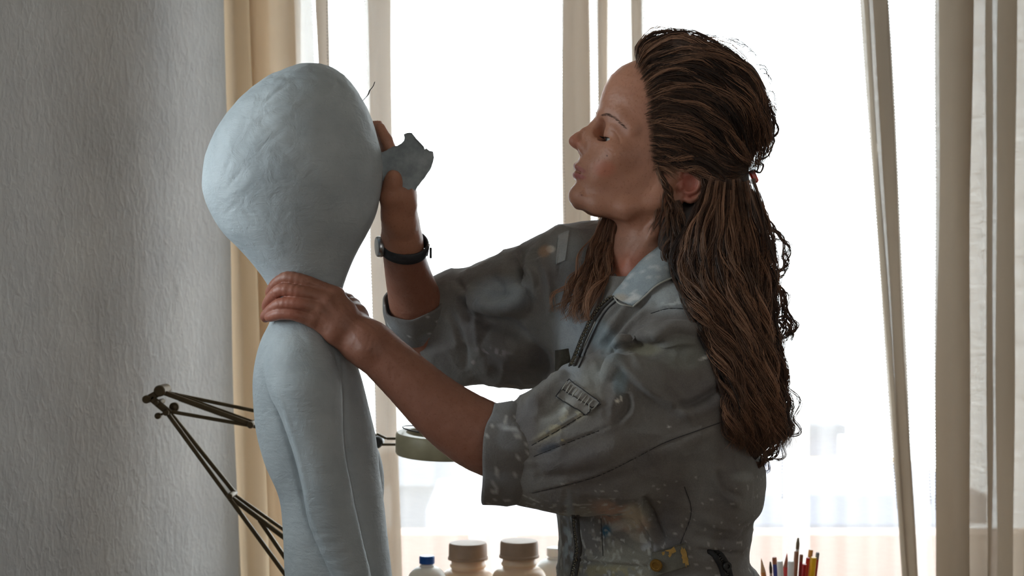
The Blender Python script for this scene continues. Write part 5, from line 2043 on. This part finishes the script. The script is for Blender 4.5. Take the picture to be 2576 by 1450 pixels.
def add_strand(P, r0, shade, taper=True):
    """P: (n,3) world points -> three-sided tube"""
    global ST_n
    n = len(P)
    t = np.gradient(P, axis=0)
    t /= np.linalg.norm(t, axis=1)[:, None] + 1e-9
    ref = np.array([0.3, -0.9, 0.2])
    u_ = np.cross(t, ref)
    u_ /= np.linalg.norm(u_, axis=1)[:, None] + 1e-9
    v_ = np.cross(t, u_)
    s_ = np.linspace(0, 1, n)
    r_ = r0 * np.minimum(1, 4 * (1 - s_) + 0.15) * np.minimum(1, 0.3 + 7 * s_)
    r_ = r_ * np.ones(n)
    a_ = rng.random() * 6.28
    R3 = [P + (u_ * math.cos(a_ + k * 2.0944) + v_ * math.sin(a_ + k * 2.0944)) * r_[:, None] for k in range(3)]
    V = np.stack(R3, 1).reshape(-1, 3)
    i = np.arange(n - 1)[:, None] * 3
    f = []
    for k in range(3):
        k2 = (k + 1) % 3
        f.append(np.hstack([i + k, i + k2, i + 3 + k2, i + 3 + k]))
    ST_V.append(V)
    ST_F.append(np.vstack(f) + ST_n)
    sh = np.repeat(np.clip(shade + np.zeros(n), 0, 1), 3)
    ST_C.append(sh)
    ST_n += len(V)


def lock(guide, width, count, wave=0.0, freq=1.0, shade=(0.3, 0.5), r0=0.00042, seg=26, lift=4, depth=14, curl=0.0, stick=False, frizz=1.0, fan=0.0, jit=False, thin=0.14):
    """a lock of hair along photo points (px, py[, d]); without d the strand lies on the hair mass / coverall.
    width: (root, middle, tip) spread in photo units"""
    G = smooth_line([g[:2] for g in guide], 6)
    T_ = np.linspace(0, 1, len(G))
    s = np.linspace(0, 1, seg)
    gx, gy = np.interp(s, T_, G[:, 0]), np.interp(s, T_, G[:, 1])
    if len(guide[0]) > 2:
        gd = np.interp(s, np.linspace(0, 1, len(guide)), [g[2] for g in guide])
    else:
        raw = []
        last = None
        for a_, b_ in zip(gx, gy):
            best = None
            for bv in (cap_bvh, jk_bvh, body_bvh):
                p, n__ = cast(bv, a_, b_)
                if p is not None and p.y < 2.45:
                    q = (p.y - D0) * S
                    best = q if best is None else min(best, q)
            raw.append(best)
        idx = [i for i, q in enumerate(raw) if q is not None]
        if not idx:
            gd = np.full(seg, 0.0)
        else:
            gd = np.interp(np.arange(seg), idx, [raw[i] for i in idx])
        k_ = np.ones(5) / 5
        gd = np.convolve(np.pad(gd, 2, mode='edge'), k_, mode='valid')
    tx, ty = np.gradient(gx), np.gradient(gy)
    L_ = np.hypot(tx, ty) + 1e-6
    nx, ny = -ty / L_, tx / L_
    length = L_.sum()
    wd = np.interp(s, [0, 0.5, 1], width)
    nclump = max(1, count // 9)
    cl = [(rng.uniform(-1, 1), rng.uniform(-1, 1), rng.uniform(0, 6.28), rng.uniform(0.8, 1.2), rng.uniform(-1, 1), rng.uniform(shade[0], shade[1])) for _ in range(nclump)]
    for i in range(count):
        c = cl[i % nclump]
        tight = 0.30 * (1 - 0.35 * s)
        off = c[0] + rng.normal() * tight * 0.5
        dd = c[1] + rng.normal() * 0.3
        ph = c[2] + rng.normal() * 0.25
        env = sstep(0.0, 0.35, s)
        wv = wave * env * np.sin(2 * pi * (freq * c[3] * s * length / 100.0) + ph)
        wv2 = wave * env * np.cos(2 * pi * (freq * c[3] * s * length / 100.0) + ph) * 0.8
        wob = frizz * 1.6 * np.sin(s * 9 * c[3] + rng.random() * 6.28) * s
        o_ = off * wd + wv + wob + fan * c[4] * s ** 2
        X = gx + nx * o_
        Y = gy + ny * o_
        Dp = gd - lift - depth * 0.5 - dd * depth * 0.5 + wv2 * 0.7
        e_ = int(seg * rng.uniform(1 - thin, 1.0)) if stick is False else seg
        if jit:
            sh_ = rng.uniform(-6, 12) * (1 - s[:e_]) ** 7
            X = X[:e_] - tx[:e_] / L_[:e_] * sh_
            Y = Y[:e_] - ty[:e_] / L_[:e_] * sh_
        b0 = int(rng.integers(0, 3)) if jit else 0
        X, Y, Dp = X[b0:e_], Y[b0:e_], Dp[b0:e_]
        Yw = D0 + Dp / S
        P = np.stack([(X - 1288) * Yw / F, Yw, CAMZ - (Y - 725) * Yw / F], -1)
        add_strand(P, r0 * rng.uniform(0.7, 1.2), (c[5] + rng.normal() * 0.07 + 0.10 * np.sin(s * 5 + ph))[b0:e_])


def locks(gs, **kw):
    for g in gs:
        lock(g, **kw)


# swept back from the hairline to the clip at the back of the head
CL = (1884, 448)
top = [
    [(1612, 150), (1616, 118), (1668, 92), (1760, 108), (1850, 160), (1912, 240), (1938, 330), (1915, 400)],
    [(1614, 160), (1622, 122), (1700, 98), (1800, 128), (1880, 200), (1925, 290), (1925, 370), (1900, 430)],
    [(1614, 170), (1640, 135), (1720, 118), (1815, 155), (1885, 230), (1915, 320), (1905, 400), CL],
    [(1616, 182), (1650, 150), (1735, 142), (1820, 185), (1880, 260), (1898, 345), (1890, 410), CL],
    [(1622, 200), (1660, 172), (1745, 172), (1820, 220), (1868, 290), (1882, 370), CL],
    [(1630, 222), (1670, 200), (1745, 205), (1810, 252), (1852, 320), (1872, 395), CL],
    [(1636, 245), (1675, 230), (1740, 240), (1798, 285), (1840, 345), (1866, 410), CL],
    [(1636, 270), (1672, 258), (1730, 272), (1785, 315), (1828, 368), (1860, 420), CL],
    [(1634, 295), (1668, 290), (1720, 305), (1772, 345), (1816, 392), (1855, 430), CL],
    [(1640, 320), (1668, 318), (1712, 335), (1760, 372), (1806, 412), (1850, 440), CL],
    [(1642, 345), (1668, 346), (1706, 364), (1750, 398), (1796, 430), (1846, 450), CL],
    [(1644, 370), (1668, 374), (1706, 384), (1748, 396), (1790, 424), (1836, 455), (1880, 470)],
    [(1648, 392), (1672, 400), (1708, 402), (1745, 408), (1782, 430), (1826, 470), (1872, 500)],
]
for i, g in enumerate(top):
    dark = (0.02, 0.30) if 1 < i else (0.15, 0.5)
    lock(g, (13, 22, 12), 165, wave=5.5, freq=0.55, shade=dark, lift=2, depth=13, frizz=1.6, r0=0.00036, jit=True)
    lock(g, (16, 28, 20), 40, wave=12, freq=0.6, shade=(0.4, 0.9), lift=7, depth=10, frizz=3, r0=0.0003, jit=True)
# root fuzz along the hairline
for i in range(260):
    t_ = rng.random()
    hx = np.interp(t_, [0, .1, .25, .45, .6, .8, 1], [1609, 1612, 1622, 1638, 1632, 1644, 1650])
    hy = np.interp(t_, [0, .1, .25, .45, .6, .8, 1], [148, 165, 195, 245, 290, 370, 430])
    hx -= rng.uniform(-6, 9)
    lock([(hx, hy), (hx + 18, hy - 14 + 14 * t_), (hx + 44, hy - 18 + 30 * t_), (hx + 70, hy - 6 + 40 * t_)], (4, 6, 6), 5, wave=2.5, freq=1.2, shade=(0.45, 0.95), lift=4, depth=4, seg=10, r0=0.00022, thin=0.5)
# stray arcs on top and along the back of the head
stray = [
    [(1640, 140, 60), (1650, 104, 60), (1682, 84, 62), (1706, 90, 66), (1718, 102, 70)],
    [(1618, 150, 66), (1630, 118, 62), (1662, 96, 60), (1690, 86, 66)],
    [(1660, 110, 70), (1690, 96, 64), (1712, 84, 66), (1722, 96, 70)],
    [(1750, 104, 60), (1790, 112, 60), (1820, 128, 66), (1850, 134, 70)],
    [(1770, 108, 66), (1812, 124, 62), (1850, 150, 66)],
    [(1868, 190, 70), (1900, 208, 66), (1926, 250, 66), (1945, 290, 70)],
    [(1920, 270, 60), (1946, 292, 60), (1954, 330, 60), (1936, 362, 60)],
    [(1925, 330, 50), (1948, 352, 50), (1938, 386, 54), (1912, 404, 58), (1918, 418, 60)],
    [(1900, 400, 40), (1924, 412, 40), (1912, 434, 44), (1892, 430, 48)],
]
for g in stray:
    lock(g, (3, 5, 3), 16, wave=3, freq=1.8, shade=(0.02, 0.25), r0=0.00045, seg=22, stick=True, depth=8)
# hair round the ear and down the neck
side = [
    [(1650, 400), (1660, 430), (1672, 470), (1668, 510), (1650, 560), (1640, 600)],
    [(1655, 420), (1668, 455), (1684, 490), (1688, 530), (1676, 580), (1668, 640)],
    [(1762, 430), (1776, 452), (1780, 490), (1772, 530), (1750, 580), (1720, 630)],
    [(1700, 505), (1706, 540), (1700, 600), (1690, 650), (1740, 690)],
]
lock(side[0], (6, 8, 12), 46, wave=5, freq=1.2, shade=(0.3, 0.7), lift=1, depth=6, r0=0.00034)
lock(side[1], (6, 9, 16), 90, wave=6, freq=1.2, shade=(0.3, 0.75), lift=2, depth=8, r0=0.00036)
lock(side[2], (6, 14, 22), 180, wave=4, freq=0.8, shade=(0.1, 0.45), lift=2, depth=10)
lock(side[3], (10, 16, 20), 120, wave=7, freq=1.0, shade=(0.2, 0.6), lift=2, depth=10)
# long falling locks
fall = []
for i in range(22):
    f_ = i / 21
    x0 = 1782 + 105 * f_
    y0 = 470 + 20 * math.sin(i * 1.7)
    g = [(x0, y0), (1752 + 160 * f_ + 6 * math.sin(i), 550), (1706 + 230 * f_, 660), (1752 + 185 * f_ + 8 * math.sin(i * 2.3), 780), (1800 + 145 * f_, 880), (1832 + 125 * f_ + 8 * math.sin(i * 1.3), 990),
         (1836 + 140 * f_, 1080), (1842 + 122 * f_ + 10 * math.sin(i * 2.9), 1130 + 34 * math.sin(f_ * pi))]
    fall.append(g)
for i, g in enumerate(fall):
    hi_ = 0.20 + 0.42 * ((i * 7) % 5) / 4
    lock(g, (12, 17, 11), 120, wave=11, freq=0.46, shade=(max(0.05, hi_ - 0.18), hi_ + 0.2), lift=3, depth=26, frizz=2.2, seg=46, r0=0.0004)
    lock(g, (14, 20, 17), 26, wave=17, freq=0.6, shade=(0.45, 1.0), lift=14, depth=22, frizz=3, seg=46, r0=0.00034)
# curls hanging at the back edge, open against the window
edge_l = [
    [(1890, 520, 10), (1930, 560, 0), (1962, 600, 0), (1978, 640, 0), (1968, 672, -4), (1950, 700, -10), (1930, 712, -20)],
    [(1900, 620, -20), (1928, 680, -20), (1958, 730, -30), (1976, 790, -40), (1962, 850, -60), (1950, 900, -70), (1968, 960, -80), (1986, 1030, -90), (1975, 1090, -90)],
    [(1910, 680, -40), (1950, 720, -50), (1972, 750, -50), (1986, 800, -60), (1994, 832, -60), (1978, 846, -70), (1950, 840, -70)],
    [(1915, 760, -70), (1945, 800, -80), (1975, 812, -80), (1992, 838, -80), (1980, 850, -80)],
    [(1930, 880, -90), (1960, 930, -90), (1985, 1000, -100), (1994, 1060, -100), (1985, 1095, -100), (1962, 1110, -100)],
    [(1920, 940, -100), (1958, 1000, -100), (1975, 1070, -110), (1955, 1130, -110), (1925, 1166, -110), (1908, 1168, -110)],
    [(1900, 1000, -120), (1950, 1050, -120), (1955, 1110, -120), (1930, 1150, -120), (1912, 1165, -120)],
    [(1880, 1060, -140), (1925, 1110, -140), (1930, 1150, -140), (1905, 1172, -140), (1880, 1170, -140)],
    [(1920, 700, -30), (1940, 760, -50), (1932, 830, -60), (1948, 900, -70), (1940, 960, -80), (1960, 1030, -90), (1950, 1090, -90)],
    [(1905, 640, -20), (1932, 720, -30), (1950, 790, -50), (1940, 860, -60), (1960, 940, -80), (1965, 1010, -90), (1984, 1080, -90)],
]
for i, g in enumerate(edge_l):
    lock(g, (4, 9, 5), 34, wave=6, freq=1.3, shade=(0.1, 0.5), r0=0.00042, seg=44, stick=True, depth=12, frizz=2)
    lock(g, (10, 18, 12), 10, wave=12, freq=1.5, shade=(0.1, 0.5), r0=0.00036, seg=44, stick=True, depth=14, frizz=3)
# lighter lock on the far side of the neck
for i in range(9):
    f_ = i / 8
    g = [(1520 + 44 * f_, 548), (1496 + 58 * f_, 610), (1470 + 66 * f_, 670), (1440 + 78 * f_, 720), (1415 + 70 * f_, 760 + 30 * f_), (1398 + 80 * f_, 790 + 60 * f_ * (1 - f_) + 20 * f_)]
    dd = [118, 108, 96, 84, 80, 78]
    g = [(a_, b_, d_ - 8 * f_) for (a_, b_), d_ in zip(g, dd)]
    g2 = [(a_, b_, min(d_, (dep(jk_bvh, a_, b_, 14) if b_ > 600 else d_))) for a_, b_, d_ in g]
    lock(g2, (7, 12, 9), 70, wave=6, freq=0.7, shade=(0.5, 1.0), lift=2, depth=14, frizz=2.2, seg=32, r0=0.00034, thin=0.45)
    lock(g2, (9, 16, 22), 12, wave=13, freq=0.8, shade=(0.6, 1.0), lift=6, depth=18, frizz=3, seg=34, r0=0.00034, stick=True)
# flyaways
for i in range(46):
    a_ = rng.uniform(-2.2, 0.4)
    cx, cy = 1790 + 155 * math.cos(a_), 270 + 182 * math.sin(a_)
    a2 = a_ + rng.uniform(0.1, 0.35)
    lock([(cx - 14, cy, 70), (cx + 4, cy + 2, 66), (1790 + 162 * math.cos(a2), 270 + 188 * math.sin(a2), 66)], (2, 4, 4), 2, wave=2, freq=2, shade=(0.05, 0.3), r0=0.0003, seg=12, stick=True)
sV = np.concatenate(ST_V)
sF = np.concatenate(ST_F)
sC = np.concatenate(ST_C)
so = link_mesh('strands', sV, sF, m_hair, hair)
tag(so, kind='stuff')
a_ = so.data.attributes.new('shade', 'FLOAT', 'POINT')
a_.data.foreach_set('value', sC.astype(np.float32))

# hair clip
m_clip = plastic('red_clip_plastic', (200, 60, 40), 0.25, 0.3)
c_ = Vector(W(1893, 446, 60))
clip = MB().box(c_, (0.009, 0.03, 0.020), Matrix.Rotation(-0.4, 3, 'Y'), bev=0.0025).build('hair_clip', m_clip, person, angle=40)
MB().tube([W(1884, 436, 52), W(1905, 430, 50), W(1909, 416, 54), W(1900, 408, 60)], 0.0014, 8).build('clip_spring', m_steel2, clip)

# eyebrows, lashes: short hairs rooted on the skin
def hairs(name, items, col, r0=0.00028):
    mb = MB()
    for P in items:
        mb.tube(P, [r0, r0 * 0.8, r0 * 0.3], 3)
    o = mb.build(name, simple(name + '_hair', col, 0.6), person)
    tag(o, kind='stuff')
    return o


for side_ in (1, -1):
    items = []
    for i in range(95):
        t_ = rng.random()
        bx = np.interp(t_, [0, .3, .6, 1], [1511, 1526, 1544, 1572]) + rng.normal() * 0.8
        by = np.interp(t_, [0, .3, .6, 1], [291, 288, 296, 322]) + rng.uniform(-3.2, 3.2) * (1 - 0.6 * t_)
        if side_ == 1:
            p, n = on(body_bvh, bx, by, 0.0004)
            ln = rng.uniform(7, 11)
            q, _ = on(body_bvh, bx + ln * 0.5, by - 1.5 + 3 * t_, 0.0009)
            q2_, _ = on(body_bvh, bx + ln, by - 1 + 5 * t_, 0.0007)
            items.append([p, q, q2_])
        else:
            s_ = -np.interp(t_, [0, 1], [14, 66])
            p = Vector(HP(1503 + 10 * t_, 288 - 6 * t_, s_)) + Vector(hf) * 0.001
            items.append([p, p + Vector(hf) * 0.003 + Vector((0.001, 0, 0.001)), p + Vector(hf) * 0.004 + Vector((0.004, 0, 0.002))])
    hairs('eyebrow', items, (84, 60, 48), 0.00015)
ec_ = Vector(HP(*EYE))
for side_ in (1, -1):
    items = []
    ecs = Vector(HP(EYE[0], EYE[1], EYE[2] * side_))
    for i in range(46):
        t_ = i / 45
        az = math.radians(-58 + 116 * t_)
        el = math.radians(-17)
        dv_ = (Vector(hf) * math.cos(az) + Vector(hs) * math.sin(az) * side_).normalized()
        p = ecs + (dv_ * math.cos(el) + Vector(hu) * math.sin(el)) * 24.5 * U
        ln = 0.0062 * (0.75 + 0.5 * math.sin(t_ * pi))
        items.append([p, p + dv_ * ln * 0.6 - Vector(hu) * ln * 0.25, p + dv_ * ln - Vector(hu) * ln * 0.12])
        if i % 5 == 2:
            el = math.radians(-31)
            p = ecs + (dv_ * math.cos(el) + Vector(hu) * math.sin(el)) * 24.5 * U
            items.append([p, p + dv_ * ln * .35 - Vector(hu) * ln * .2, p + dv_ * ln * .6 - Vector(hu) * ln * .25])
    hairs('eyelashes', items, (26, 20, 18), 0.0002)

# fine dark thread stuck to the clay head
tp = [(905, 262, -2), (914, 252, -6), (926, 238, -8), (930, 228, -4), (938, 218, 4), (943, 206, 10)]
th_ = MB().tube([W(*p) for p in smooth_line(tp, 4)], [0.0006] * 8 + [0.0009] * 5 + [0.0006] * 8, 6).build('thread', m_dark, None)
tag(th_, 'thin dark bent thread sticking out at the upper right of the clay head', 'thread')

GR = {'linen_curtain': 'linen curtain strips and folds along the window', 'sheer_curtain': 'overlapping white sheers in front of the glass', 'plastic_jar': 'wide-lidded jars on the work table',
      'plastic_bottle': 'white bottles on the work table', 'house': 'pale houses outside beyond the terrace'}
for o_ in bpy.data.objects:
    k_ = o_.name.split('.')[0]
    if o_.parent is None and k_ in GR:
        o_['group'] = GR[k_]
